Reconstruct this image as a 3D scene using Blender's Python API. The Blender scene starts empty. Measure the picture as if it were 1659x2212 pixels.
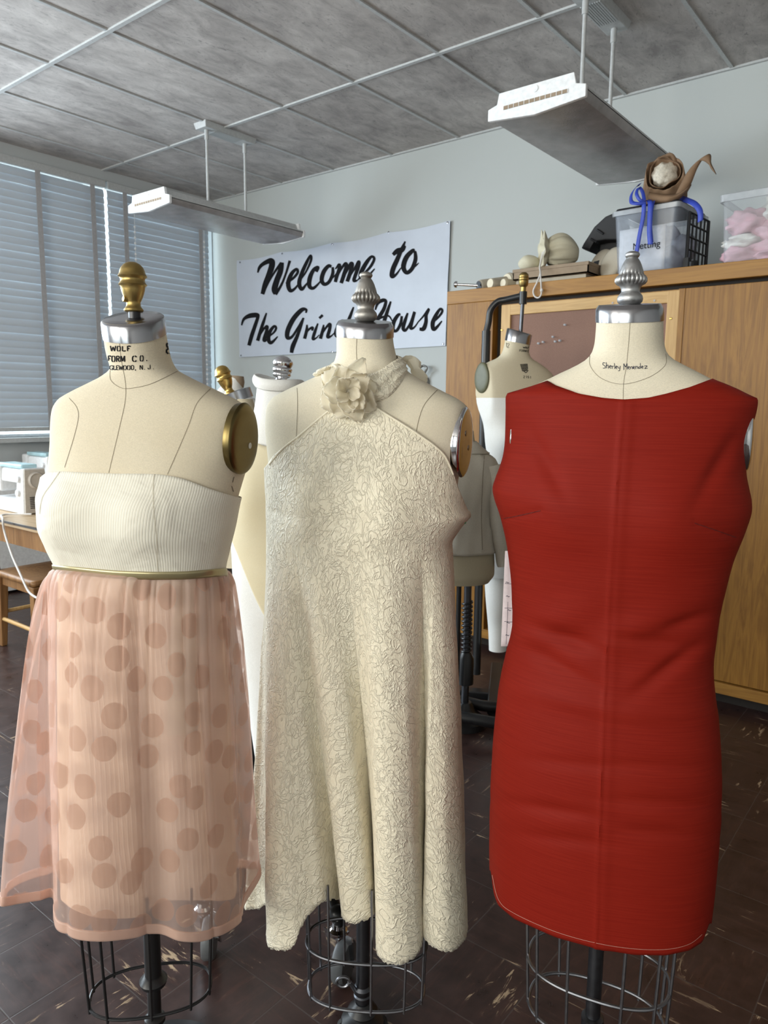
import bpy, bmesh, math, random
from mathutils import Vector, Matrix
from mathutils.bvhtree import BVHTree
random.seed(7)
PI = math.pi
COL = bpy.context.scene.collection
SC = bpy.context.scene

# ------------------------------------------------------------------ camera, light, exposure
# room axes: X along the back wall, Y towards the back wall, Z up; the camera stands at X = Y = 0
CAM = Vector((0, 0, 1.45))
ROT = Matrix(((0.78044953, -0.09748337, 0.61757228),
              (0.62514023, 0.10601367, -0.77327925),
              (0.00991076, 0.9895747, 0.14367909)))
FPX, CX, CY = 1590.124, 829.5, 1106.0
cd = bpy.data.cameras.new('camera'); cam = bpy.data.objects.new('camera', cd); COL.objects.link(cam)
cam.matrix_world = Matrix.Translation(CAM) @ ROT.to_4x4()
cd.sensor_fit = 'HORIZONTAL'; cd.sensor_width = 36.0; cd.lens = FPX / 1659 * 36.0
cd.clip_start = 0.05; cd.clip_end = 80
cd.dof.use_dof = True; cd.dof.focus_distance = 1.42; cd.dof.aperture_fstop = (cd.lens / 1000) / 0.0024
SC.camera = cam
SC.view_settings.view_transform = 'Standard'; SC.view_settings.look = 'None'
SC.view_settings.gamma = 1.0; SC.view_settings.use_curve_mapping = False
SC.view_settings.exposure = 0.17

WX, WY, CEIL = -5.89, 4.70, 3.35          # window wall, back wall, ceiling
RX1, RY0 = 2.6, -4.2                      # right wall, wall behind the camera
world = bpy.data.worlds.new('daylight'); SC.world = world; world.use_nodes = True
bg = world.node_tree.nodes['Background']; bg.inputs[0].default_value = (0.80, 0.96, 1.0, 1); bg.inputs[1].default_value = 3.0

def area(name, loc, aim, sx, sy, power, color):
    ld = bpy.data.lights.new(name, 'AREA'); ld.shape = 'RECTANGLE'; ld.size = sx; ld.size_y = sy
    ld.energy = power; ld.color = color
    o = bpy.data.objects.new(name, ld); COL.objects.link(o); o.location = loc
    o.rotation_euler = (Vector(aim) - Vector(loc)).to_track_quat('-Z', 'Y').to_euler()
    return o
# daylight entering the unshaded windows of the window wall (left of the frame); the two rear lights are added front fill, source unseen
COOL, WARM = (0.80, 0.90, 1.0), (1.0, 0.93, 0.82)
for yc in (1.15, -0.75, -2.65):
    area('window_daylight', (WX - 0.12, yc, 2.18), (0, yc, 1.6), 1.6, 1.9, 80, COOL)
for xc, pw_ in ((-2.6, 135), (0.2, 62)):
    area('rear_fill_light', (xc, RY0 - 0.1, 2.35), (xc, 2, 1.5), 2.0, 1.6, pw_, WARM)

# ------------------------------------------------------------------ helpers
def ray(px, py): return ROT @ Vector(((px - CX) / FPX, -(py - CY) / FPX, -1.0))
def at(px, py, d): return CAM + ray(px, py) * d                     # point at camera depth d
def on(px, py, ax, val):                                            # point on an axis plane
    r = ray(px, py); return CAM + r * ((val - CAM[ax]) / r[ax])
ROT_T = ROT.transposed()
def proj(P):
    q = ROT_T @ (P - CAM); return CX - FPX * q.x / q.z, CY + FPX * q.y / q.z, -q.z

def tag(o, label=None, cat=None, group=None, kind=None):
    if label: o['label'] = label
    if cat: o['category'] = cat
    if group: o['group'] = group
    if kind: o['kind'] = kind
    return o
def thing(name, label, cat, loc, group=None):
    o = bpy.data.objects.new(name, None); COL.objects.link(o); o.location = loc
    o.empty_display_size = 0.05
    return tag(o, label, cat, group)
def wloc(o):
    v = Vector((0, 0, 0))
    while o is not None: v += o.location; o = o.parent
    return v
def copy_tree(o, parent=None):
    c = o.copy(); COL.objects.link(c); c.parent = parent
    for ch in [x for x in bpy.data.objects if x.parent == o]: copy_tree(ch, c)
    return c

class Geo:
    """collects shapes in room coordinates and links them as one mesh"""
    def __init__(s): s.v = []; s.f = []; s.m = []; s.uv = {}; s.cur = 0
    def add(s, vs, fs):
        b = len(s.v); s.v += [Vector(x) for x in vs]
        for f in fs: s.f.append([b + i for i in f]); s.m.append(s.cur)
        return b
    def box(s, x0, x1, y0, y1, z0, z1):
        vs = [(x, y, z) for z in (z0, z1) for y in (y0, y1) for x in (x0, x1)]
        s.add(vs, [(0, 2, 3, 1), (4, 5, 7, 6), (0, 1, 5, 4), (1, 3, 7, 5), (3, 2, 6, 7), (2, 0, 4, 6)])
        return s
    def hexa(s, p):        # eight corners: bottom four, top four (both counter-clockwise)
        s.add(p, [(3, 2, 1, 0), (4, 5, 6, 7), (0, 1, 5, 4), (1, 2, 6, 5), (2, 3, 7, 6), (3, 0, 4, 7)]); return s
    def obox(s, c, ex, ey, ez):    # oriented box from centre and three half-axis vectors
        c = Vector(c); ex = Vector(ex); ey = Vector(ey); ez = Vector(ez)
        return s.hexa([c - ex - ey - ez, c + ex - ey - ez, c + ex + ey - ez, c - ex + ey - ez,
                       c - ex - ey + ez, c + ex - ey + ez, c + ex + ey + ez, c - ex + ey + ez])
    def grid(s, rows, closed=False, cap0=False, cap1=False, uvs=None):
        n = len(rows[0]); b = len(s.v)
        for r in rows: s.v += [Vector(x) for x in r]
        nc = n if closed else n - 1
        for j in range(len(rows) - 1):
            for i in range(nc):
                i2 = (i + 1) % n
                s.f.append([b + j * n + i, b + j * n + i2, b + (j + 1) * n + i2, b + (j + 1) * n + i]); s.m.append(s.cur)
                if uvs:
                    u = uvs
                    s.uv[len(s.f) - 1] = [u(j, i), u(j, i + 1), u(j + 1, i + 1), u(j + 1, i)]
        if cap0: s.f.append([b + i for i in reversed(range(n))]); s.m.append(s.cur)
        if cap1: s.f.append([b + (len(rows) - 1) * n + i for i in range(n)]); s.m.append(s.cur)
        return s
    def tube(s, pts, r, n=10, caps=True, closed=False):
        pts = [Vector(p) for p in pts]; L = len(pts)
        rs = r if isinstance(r, (list, tuple)) else [r] * L
        rows = []; up = None
        for i, p in enumerate(pts):
            if closed: t = pts[(i + 1) % L] - pts[i - 1]
            else: t = pts[min(i + 1, L - 1)] - pts[max(i - 1, 0)]
            t.normalize()
            if up is None:
                up = Vector((0, 0, 1)) if abs(t.z) < 0.9 else Vector((1, 0, 0))
            a = (up - t * up.dot(t)).normalized(); up = a; bb = t.cross(a)
            rows.append([p + (a * math.cos(2 * PI * k / n) + bb * math.sin(2 * PI * k / n)) * rs[i] for k in range(n)])
        if closed: rows.append(rows[0]); caps = False
        return s.grid(rows, True, caps, caps)
    def lathe(s, prof, base, axis=(0, 0, 1), n=32, flute=None, x=None):
        """prof: (radius, height) pairs along axis from base; flute(h) -> (count, depth)"""
        ax = Vector(axis).normalized()
        a = Vector(x) if x else (Vector((1, 0, 0)) if abs(ax.x) < 0.9 else Vector((0, 1, 0)))
        a = (a - ax * a.dot(ax)).normalized(); bb = ax.cross(a); base = Vector(base); rows = []
        for r, h in prof:
            row = []
            for k in range(n):
                t = 2 * PI * k / n; rr = r
                if flute:
                    c, d = flute(h)
                    if d: rr = r * (1 - d * (1 - abs(math.sin(t * c / 2))) ** 1.5)
                row.append(base + ax * h + (a * math.cos(t) + bb * math.sin(t)) * max(rr, 1e-4))
            rows.append(row)
        return s.grid(rows, True, prof[0][0] > 1e-3, prof[-1][0] > 1e-3)
    def ball(s, c, rx, ry=None, rz=None, n=20, m=12, fn=None):
        ry = ry or rx; rz = rz or rx; c = Vector(c); rows = []
        for j in range(m + 1):
            th = PI * (j + 0.001) / (m + 0.002)
            row = []
            for k in range(n):
                t = 2 * PI * k / n
                d = Vector((math.sin(th) * math.cos(t), math.sin(th) * math.sin(t), -math.cos(th)))
                q = fn(d) if fn else 1.0
                row.append(c + Vector((d.x * rx, d.y * ry, d.z * rz)) * q)
            rows.append(row)
        return s.grid(rows, True, True, True)
    def ribbon(s, pts, mapf, sub=6):
        """flat stroke: pts (x, y, width) splined, mapped to the surface by mapf"""
        q = spline(pts, sub) if len(pts) > 2 else [tuple(pts[0][i] + (pts[1][i] - pts[0][i]) * t / 6 for i in range(3)) for t in range(7)]
        prev = None
        for i, (x, y, w) in enumerate(q):
            a = q[max(i - 1, 0)]; b = q[min(i + 1, len(q) - 1)]
            dx, dy = b[0] - a[0], b[1] - a[1]; l = math.hypot(dx, dy) or 1
            nx, ny = -dy / l * w / 2, dx / l * w / 2
            cur = (mapf(x + nx, y + ny), mapf(x - nx, y - ny))
            if prev and all(prev) and all(cur): s.add([prev[0], prev[1], cur[1], cur[0]], [(0, 1, 2, 3)])
            prev = cur
    def build(s, name, mats, parent=None, smooth=40, origin=None, bevel=0):
        me = bpy.data.meshes.new(name); o = bpy.data.objects.new(name, me); COL.objects.link(o)
        if parent is not None: o.parent = parent; off = wloc(parent)
        else:
            if origin is None:
                xs = [p.x for p in s.v]; ys = [p.y for p in s.v]; zs = [p.z for p in s.v]
                origin = ((min(xs) + max(xs)) / 2, (min(ys) + max(ys)) / 2, min(zs))
            off = Vector(origin); o.location = off
        me.from_pydata([tuple(p - off) for p in s.v], [], s.f)
        for mt in (mats if isinstance(mats, (list, tuple)) else [mats]): me.materials.append(mt)
        for i, p in enumerate(me.polygons): p.material_index = s.m[i]
        if s.uv:
            ul = me.uv_layers.new(name='UVMap')
            for i, p in enumerate(me.polygons):
                if i in s.uv:
                    for k, li in enumerate(p.loop_indices): ul.data[li].uv = s.uv[i][k]
        bm = bmesh.new(); bm.from_mesh(me)
        if not s.uv: bmesh.ops.recalc_face_normals(bm, faces=bm.faces)
        bm.to_mesh(me); bm.free()
        if smooth:
            me.polygons.foreach_set('use_smooth', [True] * len(me.polygons))
            try: me.set_sharp_from_angle(angle=math.radians(smooth))
            except Exception: pass
        me.update()
        if bevel:
            m = o.modifiers.new('bevel', 'BEVEL'); m.width = bevel; m.segments = 2; m.limit_method = 'ANGLE'
        return o
    def bvh(s): return BVHTree.FromPolygons([tuple(p) for p in s.v], s.f)

def spline(pts, sub=6, closed=False):
    out = []; n = len(pts)
    for i in range(n if closed else n - 1):
        if closed: p0, p1, p2, p3 = pts[i - 1], pts[i], pts[(i + 1) % n], pts[(i + 2) % n]
        else: p0, p1, p2, p3 = pts[max(i - 1, 0)], pts[i], pts[i + 1], pts[min(i + 2, n - 1)]
        for k in range(sub):
            t = k / sub; t2 = t * t; t3 = t2 * t
            out.append(tuple(0.5 * (2 * b + (c - a) * t + (2 * a - 5 * b + 4 * c - d) * t2 + (3 * b - a - 3 * c + d) * t3)
                             for a, b, c, d in zip(p0, p1, p2, p3)))
    if not closed: out.append(tuple(pts[-1]))
    return out
def vspline(pts, sub=6, closed=False): return [Vector(p) for p in spline([tuple(p) for p in pts], sub, closed)]
def lerp_curve(curve, x):
    if x <= curve[0][0]: return curve[0][1]
    for (a, b), (c, d) in zip(curve, curve[1:]):
        if x <= c: return b + (d - b) * (x - a) / max(c - a, 1e-6)
    return curve[-1][1]
def hit(bvh, px, py, eps=0.0006):
    d = ray(px, py).normalized(); loc, nor, idx, dist = bvh.ray_cast(CAM, d)
    if loc is None: return None
    if nor.dot(d) > 0: nor = -nor
    return loc + nor * eps
def smooth01(t): t = min(max(t, 0), 1); return t * t * (3 - 2 * t)
def spow(x, p): return math.copysign(abs(x) ** p, x)
def wob(x, y=0.0, k=1.0):
    return (math.sin(1.7 * x * k + 2.3 * y * k + 0.4) + math.sin(2.9 * x * k - 1.3 * y * k + 2.1) + math.sin(0.9 * x * k + 4.1 * y * k + 5.0)) / 3
# ------------------------------------------------------------------ materials
class NT:
    def __init__(s, name):
        m = bpy.data.materials.new(name); m.use_nodes = True; s.m = m; s.t = m.node_tree; s.n = s.t.nodes
        s.p = s.n['Principled BSDF']; s.out = s.n['Material Output']
    def node(s, typ, **kw):
        n = s.n.new(typ)
        for k, v in kw.items():
            if k == 'ins':
                for a, b in v.items(): s.set(n.inputs[a], b)
            else: setattr(n, k, v)
        return n
    def set(s, sock, v):
        if isinstance(v, bpy.types.NodeSocket): s.t.links.new(v, sock)
        elif isinstance(v, (tuple, list)) and len(v) == 3 and sock.type == 'RGBA': sock.default_value = (*v, 1)
        else: sock.default_value = v
    def math(s, op, a, b=0.0, c=0.0, clamp=False):
        n = s.node('ShaderNodeMath', operation=op, use_clamp=clamp); s.set(n.inputs[0], a); s.set(n.inputs[1], b); s.set(n.inputs[2], c); return n.outputs[0]
    def mix(s, fac, a, b):
        n = s.node('ShaderNodeMix', data_type='RGBA'); s.set(n.inputs[0], fac); s.set(n.inputs[6], a); s.set(n.inputs[7], b); return n.outputs[2]
    def ramp(s, fac, lo, hi, a=0.0, b=1.0):
        n = s.node('ShaderNodeMapRange', ins={0: fac, 1: lo, 2: hi, 3: a, 4: b}); return n.outputs[0]
    def coord(s, which='Object'): return s.node('ShaderNodeTexCoord').outputs[which]
    def map(s, vec, scale=(1, 1, 1), rot=(0, 0, 0), loc=(0, 0, 0)):
        n = s.node('ShaderNodeMapping', ins={0: vec, 1: loc, 2: rot, 3: scale}); return n.outputs[0]
    def noise(s, vec, scale, detail=3, rough=0.55, dist=0.0):
        n = s.node('ShaderNodeTexNoise', ins={'Vector': vec, 'Scale': scale, 'Detail': detail, 'Roughness': rough, 'Distortion': dist}); return n.outputs[0]
    def noisec(s, vec, scale, detail=2):
        n = s.node('ShaderNodeTexNoise', ins={'Vector': vec, 'Scale': scale, 'Detail': detail}); return n.outputs[1]
    def vor(s, vec, scale, feature='F1', rnd=1.0, dims='3D', out=0):
        n = s.node('ShaderNodeTexVoronoi', feature=feature, voronoi_dimensions=dims, ins={'Vector': vec, 'Scale': scale, 'Randomness': rnd}); return n.outputs[out]
    def bump(s, h, strength, dist, normal=None):
        n = s.node('ShaderNodeBump', ins={'Height': h, 'Strength': strength, 'Distance': dist})
        if normal is not None: s.set(n.inputs['Normal'], normal)
        return n.outputs[0]
    def sep(s, vec): return s.node('ShaderNodeSeparateXYZ', ins={0: vec}).outputs
    def vadd(s, a, b): return s.node('ShaderNodeVectorMath', operation='ADD', ins={0: a, 1: b}).outputs[0]
    def vscale(s, a, k): return s.node('ShaderNodeVectorMath', operation='SCALE', ins={0: a, 'Scale': k}).outputs[0]
    def base(s, c=None, rough=None, metal=None, spec=None, normal=None, sheen=None, coat=None, trans=None):
        p = s.p.inputs
        if c is not None: s.set(p['Base Color'], c)
        if rough is not None: s.set(p['Roughness'], rough)
        if metal is not None: s.set(p['Metallic'], metal)
        if spec is not None: s.set(p['Specular IOR Level'], spec)
        if normal is not None: s.set(p['Normal'], normal)
        if sheen is not None: s.set(p['Sheen Weight'], sheen)
        if coat is not None: s.set(p['Coat Weight'], coat)
        if trans is not None: s.set(p['Transmission Weight'], trans)
        return s.m
    def surface(s, sh): s.t.links.new(sh, s.out.inputs[0])

def plain(name, c, rough=0.6, metal=0.0, spec=0.4, nscale=60, namt=0.08, bump=0.0):
    t = NT(name); v = t.coord(); n = t.noise(v, nscale, 3)
    col = t.mix(t.ramp(n, 0.3, 0.7), tuple(x * (1 - namt) for x in c), tuple(min(x * (1 + namt), 1) for x in c))
    t.base(col, rough, metal, spec)
    if bump: t.base(normal=t.bump(n, bump, 0.002))
    return t.m
def linen(name, c, weave=1400, amt=0.10, rough=0.85, slub=0.05):
    t = NT(name); v = t.coord()
    a = t.noise(t.map(v, (1, 1, 6)), 260, 2); b = t.noise(t.map(v, (5, 5, 1)), 260, 2); big = t.noise(v, 9, 3)
    w = t.math('ADD', a, b); f = t.ramp(w, 0.75, 1.25)
    col = t.mix(f, tuple(x * (1 - amt) for x in c), tuple(min(x * (1 + amt), 1) for x in c))
    col = t.mix(t.ramp(big, 0.35, 0.75, 0, 0.35), col, tuple(x * y for x, y in zip(c, (0.92, 0.88, 0.80))))
    t.base(col, rough, 0, 0.2, t.bump(w, 0.25, 0.0006)); return t.m
def wood(name, light, dark, axis='Z', scale=1.0, rough=0.45):
    t = NT(name); v = t.coord()
    sc = {'Z': (14, 14, 0.9), 'X': (0.9, 14, 14), 'Y': (14, 0.9, 14)}[axis]
    m = t.map(v, tuple(x * scale for x in sc)); d = t.noise(m, 1.0, 4, 0.6, 1.4)
    fine = t.noise(t.map(v, tuple(x * 9 * scale for x in sc)), 1.0, 2)
    rings = t.math('FRACT', t.math('MULTIPLY', d, 5.0)); rings = t.math('PINGPONG', rings, 0.5)
    f = t.math('ADD', t.math('MULTIPLY', rings, 0.9), t.math('MULTIPLY', fine, 0.5))
    col = t.mix(t.ramp(f, 0.15, 0.75), dark, light)
    t.base(col, rough, 0, 0.4, t.bump(f, 0.05, 0.001)); return t.m
def metal(name, c, rough=0.25, nscale=80):
    t = NT(name); n = t.noise(t.coord(), nscale, 3)
    t.base(t.mix(n, tuple(x * 0.8 for x in c), c), t.ramp(n, 0.2, 0.8, rough * 0.8, rough * 1.3), 1.0); return t.m

M = {}
M['canvas'] = linen('form_canvas', (0.68, 0.605, 0.465))
M['canvas_pale'] = linen('form_canvas_pale', (0.74, 0.675, 0.535))
M['canvas_bg'] = linen('form_canvas_aged', (0.60, 0.53, 0.39))
M['muslin'] = linen('white_muslin', (0.74, 0.74, 0.72))
M['cream_knit'] = linen('cream_jersey', (0.70, 0.63, 0.45), amt=0.05)
M['jacket'] = linen('grey_linen', (0.50, 0.465, 0.395), amt=0.16)
M['khaki'] = linen('khaki_canvas', (0.46, 0.405, 0.29))
M['beige_pad'] = linen('beige_canvas', (0.46, 0.41, 0.33))
M['bag'] = linen('calico_bag', (0.62, 0.58, 0.45))
M['black_fabric'] = plain('black_plastic', (0.012, 0.012, 0.014), 0.5)
M['ink'] = plain('black_ink', (0.012, 0.012, 0.014), 0.8, spec=0.1)
M['seam'] = plain('seam_thread', (0.20, 0.165, 0.115), 0.9, spec=0.1)
M['seam_pale'] = plain('pale_seam_thread', (0.50, 0.45, 0.35), 0.9, spec=0.1)
M['pen'] = plain('pen_ink', (0.02, 0.025, 0.05), 0.8, spec=0.1)
M['steel'] = metal('neck_steel', (0.40, 0.40, 0.42), 0.20, 30)
M['chrome'] = metal('chrome', (0.75, 0.75, 0.77), 0.06)
M['brass'] = metal('old_brass_paint', (0.42, 0.30, 0.11), 0.38)
M['brass_bg'] = metal('brass', (0.62, 0.42, 0.13), 0.3)
M['cast'] = metal('cast_aluminium', (0.42, 0.40, 0.37), 0.5, 140)
M['cast_silver'] = metal('silver_paint', (0.50, 0.50, 0.50), 0.45, 140)
M['plate_olive'] = metal('bronzed_plate', (0.165, 0.125, 0.05), 0.34, 12)
M['plate_green'] = plain('olive_plate', (0.10, 0.10, 0.055), 0.45)
M['black_iron'] = plain('black_iron', (0.012, 0.012, 0.013), 0.35, 0.0, 0.5)
M['wire_grey'] = metal('grey_wire', (0.30, 0.30, 0.32), 0.35)
M['grey_pole'] = metal('grey_pole', (0.13, 0.135, 0.15), 0.38)
M['rubber'] = plain('rubber', (0.02, 0.02, 0.02), 0.7)
M['wheel'] = plain('grey_wheel', (0.10, 0.105, 0.11), 0.4)
M['white_enamel'] = plain('white_enamel', (0.84, 0.85, 0.86), 0.35)
M['grey_enamel'] = plain('grey_enamel', (0.50, 0.51, 0.51), 0.4)
M['machine'] = plain('machine_white', (0.72, 0.72, 0.72), 0.35)
M['machine_beige'] = plain('machine_beige', (0.55, 0.50, 0.44), 0.4)
M['oak'] = wood('oak_veneer', (0.32, 0.148, 0.024), (0.20, 0.084, 0.0115))
M['oak_x'] = wood('oak_rail', (0.36, 0.175, 0.034), (0.26, 0.118, 0.022), 'X')
M['oak_pale'] = wood('pale_frame_wood', (0.62, 0.40, 0.17), (0.50, 0.30, 0.115), 'X', 0.8)
M['oak_pale_z'] = wood('pale_frame_wood_upright', (0.62, 0.40, 0.17), (0.50, 0.30, 0.115), 'Z', 0.8)
M['chairwood'] = wood('chair_wood', (0.30, 0.155, 0.06), (0.17, 0.08, 0.03))
M['tabletop'] = wood('table_wood', (0.50, 0.36, 0.22), (0.38, 0.26, 0.15), 'X')
M['cork'] = plain('pinkish_cork', (0.265, 0.16, 0.125), 0.9, spec=0.1, nscale=220, namt=0.10, bump=0.1)
M['dark_gap'] = plain('dark_recess', (0.02, 0.015, 0.012), 0.8)
M['cardboard'] = plain('cardboard', (0.31, 0.235, 0.165), 0.85, nscale=30)
M['kraft'] = plain('kraft_paper', (0.235, 0.145, 0.085), 0.8, nscale=18, namt=0.14, bump=0.25)
M['stuffing'] = plain('white_fibre', (0.66, 0.60, 0.50), 0.95, nscale=120, namt=0.15, bump=0.6)
M['ribbon'] = plain('blue_ribbon', (0.035, 0.065, 0.42), 0.45)
M['paper'] = plain('white_paper', (0.74, 0.75, 0.78), 0.7)
M['pattern_paper'] = plain('pattern_paper', (0.66, 0.58, 0.60), 0.8)
M['pink_cloth'] = plain('pink_cloth', (0.68, 0.42, 0.48), 0.9, nscale=25, namt=0.10)
M['white_cloth'] = plain('white_cloth', (0.74, 0.73, 0.68), 0.9, nscale=25)
M['netting'] = plain('pale_netting', (0.52, 0.56, 0.66), 0.7, nscale=22, namt=0.2)
M['cord'] = plain('white_cord', (0.66, 0.63, 0.60), 0.6)
M['green'] = plain('green_pull', (0.06, 0.25, 0.10), 0.5)
M['red_stitch'] = plain('pink_stitch', (0.55, 0.25, 0.20), 0.8)

def clear_plastic(name, tint, fac):
    t = NT(name); n = t.noise(t.coord(), 14, 2)
    tr = t.node('ShaderNodeBsdfTransparent'); t.set(tr.inputs[0], (0.95, 0.96, 0.98))
    t.base(tint, 0.18, 0, 0.5)
    mx = t.node('ShaderNodeMixShader'); t.set(mx.inputs[0], t.ramp(n, 0.2, 0.8, fac * 0.8, fac * 1.2)); t.set(mx.inputs[1], tr.outputs[0]); t.set(mx.inputs[2], t.p.outputs[0])
    t.surface(mx.outputs[0]); return t.m
M['clear_bin'] = clear_plastic('clear_bin_plastic', (0.62, 0.64, 0.66), 0.26)
M['blue_bin'] = clear_plastic('bluish_bin_plastic', (0.42, 0.46, 0.54), 0.36)
M['rim'] = clear_plastic('milky_rim_plastic', (0.60, 0.62, 0.64), 0.45)
M['aqua'] = clear_plastic('aqua_lid_plastic', (0.50, 0.72, 0.76), 0.7)
M['glass'] = clear_plastic('window_glass', (0.75, 0.85, 0.86), 0.10)

def wall_paint(name, c):
    t = NT(name); v = t.coord(); n = t.noise(v, 1.2, 3); f = t.noise(v, 180, 2)
    t.base(t.mix(t.ramp(n, 0.3, 0.7), tuple(x * 0.97 for x in c), c), 0.6, 0, 0.3, t.bump(f, 0.08, 0.001)); return t.m
M['wall'] = wall_paint('wall_paint', (0.50, 0.525, 0.515))
M['wall_grey'] = wall_paint('window_wall_paint', (0.52, 0.54, 0.545))
M['wall_rest'] = wall_paint('room_paint', (0.46, 0.45, 0.43))

def ceiling_mat():
    t = NT('ceiling_tiles'); v = t.coord()
    big = t.noise(v, 2.2, 4, 0.6); mid = t.noise(t.map(v, (9, 4, 1), (0, 0, 0.5)), 1.0, 5, 0.7, 0.8)
    strand = t.noise(t.map(v, (34, 13, 1), (0, 0, 0.6)), 1.0, 5, 0.75, 2.2)
    f = t.math('ADD', t.math('MULTIPLY', mid, 0.55), t.math('MULTIPLY', big, 0.45))
    col = t.mix(t.ramp(f, 0.36, 0.64), (0.34, 0.315, 0.305), (0.66, 0.62, 0.595))
    col = t.mix(t.ramp(strand, 0.56, 0.70, 0, 0.75), col, (0.20, 0.19, 0.185))
    t.base(col, 0.9, 0, 0.1, t.bump(strand, 0.2, 0.002)); return t.m
M['ceiling'] = ceiling_mat()

def floor_mat():
    t = NT('vinyl_floor_tiles'); v = t.coord('Object'); x, y, z = t.sep(v)
    T = 0.2286
    gx = t.math('ADD', t.math('MULTIPLY', x, 1 / T), 0.25 + 1.657 / T + 40); gy = t.math('ADD', t.math('MULTIPLY', y, 1 / T), -0.896 / T + 40)
    gx = t.math('ADD', gx, -0.25)
    ix, iy = t.math('FLOOR', gx), t.math('FLOOR', gy); fx, fy = t.math('FRACT', gx), t.math('FRACT', gy)
    par = t.math('MODULO', t.math('ADD', ix, iy), 2.0)
    ex = t.math('MINIMUM', fx, t.math('SUBTRACT', 1.0, fx)); ey = t.math('MINIMUM', fy, t.math('SUBTRACT', 1.0, fy))
    joint = t.ramp(t.math('MINIMUM', ex, ey), 0.004, 0.010, 1.0, 0.0)
    cell = t.node('ShaderNodeCombineXYZ', ins={0: ix, 1: iy, 2: 0.0}).outputs[0]
    wn = t.node('ShaderNodeTexWhiteNoise', noise_dimensions='3D', ins={0: cell}).outputs
    off = t.vscale(wn[1], 30.0)
    va = t.vadd(t.map(v, (8, 50, 1)), off); vb = t.vadd(t.map(v, (50, 8, 1)), off)
    na, nb = t.noise(va, 1.0, 5, 0.65, 0.6), t.noise(vb, 1.0, 5, 0.65, 0.6)
    st = t.math('ADD', t.math('MULTIPLY', na, t.math('SUBTRACT', 1.0, par)), t.math('MULTIPLY', nb, par))
    patch = t.noise(v, 5.5, 2)
    streak = t.math('MULTIPLY', t.ramp(st, 0.60, 0.64), t.ramp(patch, 0.48, 0.62))
    mott = t.noise(v, 14, 4, 0.6)
    col = t.mix(t.ramp(mott, 0.3, 0.7), (0.024, 0.012, 0.011), (0.052, 0.027, 0.023))
    col = t.mix(t.ramp(st, 0.50, 0.66, 0, 0.5), col, (0.075, 0.034, 0.026))
    col = t.mix(streak, col, (0.42, 0.31, 0.20))
    col = t.mix(t.math('MULTIPLY', joint, 0.7), col, (0.07, 0.055, 0.05))
    rough = t.ramp(mott, 0.2, 0.8, 0.24, 0.40)
    h = t.math('SUBTRACT', t.math('MULTIPLY', mott, 0.15), joint)
    t.base(col, rough, 0, 0.5, t.bump(h, 0.25, 0.001)); return t.m
M['floor'] = floor_mat()

def crinkle_mat():
    t = NT('ivory_crinkled_silk'); uv = t.coord('UV')
    def cords(sx, sy, loc, wd, dist):          # meandering raised cords
        n = t.noise(t.map(uv, (sx, sy, 1), loc=loc), 1.0, 2.2, 0.55, dist)
        return t.math('POWER', t.ramp(t.math('ABSOLUTE', t.math('SUBTRACT', n, 0.5)), 0.0, wd, 1.0, 0.0), 1.5)
    a = cords(19, 17, (0, 0, 0), 0.034, 1.5); b = cords(25, 21, (3.3, 7.1, 0), 0.036, 1.8); c = cords(55, 40, (9.3, 2.1, 0), 0.07, 1.0)
    n1 = t.noise(t.map(uv, (120, 80, 1)), 1.0, 4, 0.65, 1.5); n2 = t.noise(t.map(uv, (13, 9, 1)), 1.0, 2)
    h = t.math('ADD', t.math('MAXIMUM', a, b), t.math('MULTIPLY', c, t.ramp(n2, 0.38, 0.6, 0.15, 0.7)))
    h = t.math('ADD', h, t.math('MULTIPLY', n1, 0.7))
    col = t.mix(t.ramp(n2, 0.3, 0.7), (0.86, 0.785, 0.61), (0.90, 0.83, 0.66))
    t.base(col, 0.5, 0, 0.35, t.bump(h, 0.68, 0.0028), sheen=0.15); return t.m
M['crinkle'] = crinkle_mat()
def petal_mat():
    t = NT('ivory_silk_petal'); v = t.coord(); n = t.noise(v, 90, 4, 0.65, 1.0)
    t.base((0.90, 0.85, 0.73), 0.6, 0, 0.3, t.bump(n, 0.5, 0.003))
    tl = t.node('ShaderNodeBsdfTranslucent'); t.set(tl.inputs[0], (0.95, 0.91, 0.80))
    mx = t.node('ShaderNodeMixShader'); t.set(mx.inputs[0], 0.5); t.set(mx.inputs[1], t.p.outputs[0]); t.set(mx.inputs[2], tl.outputs[0])
    t.surface(mx.outputs[0]); return t.m
M['petal'] = petal_mat()
def red_mat():
    t = NT('red_slubbed_suiting'); uv = t.coord('UV')
    s1 = t.noise(t.map(uv, (9, 420, 1)), 1.0, 3, 0.6); s2 = t.noise(t.map(uv, (900, 900, 1)), 1.0, 1); b = t.noise(t.map(uv, (5, 7, 1)), 1.0, 2)
    col = t.mix(t.ramp(s1, 0.3, 0.72), (0.20, 0.0105, 0.0052), (0.245, 0.0155, 0.0075))
    h = t.math('ADD', s1, t.math('MULTIPLY', s2, 0.6))
    nb = t.bump(t.noise(t.map(uv, (6, 22, 1)), 1.0, 2), 0.2, 0.004)
    t.base(col, 0.6, 0, 0.10, t.bump(h, 0.22, 0.0006, nb)); return t.m
M['red'] = red_mat()
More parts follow.
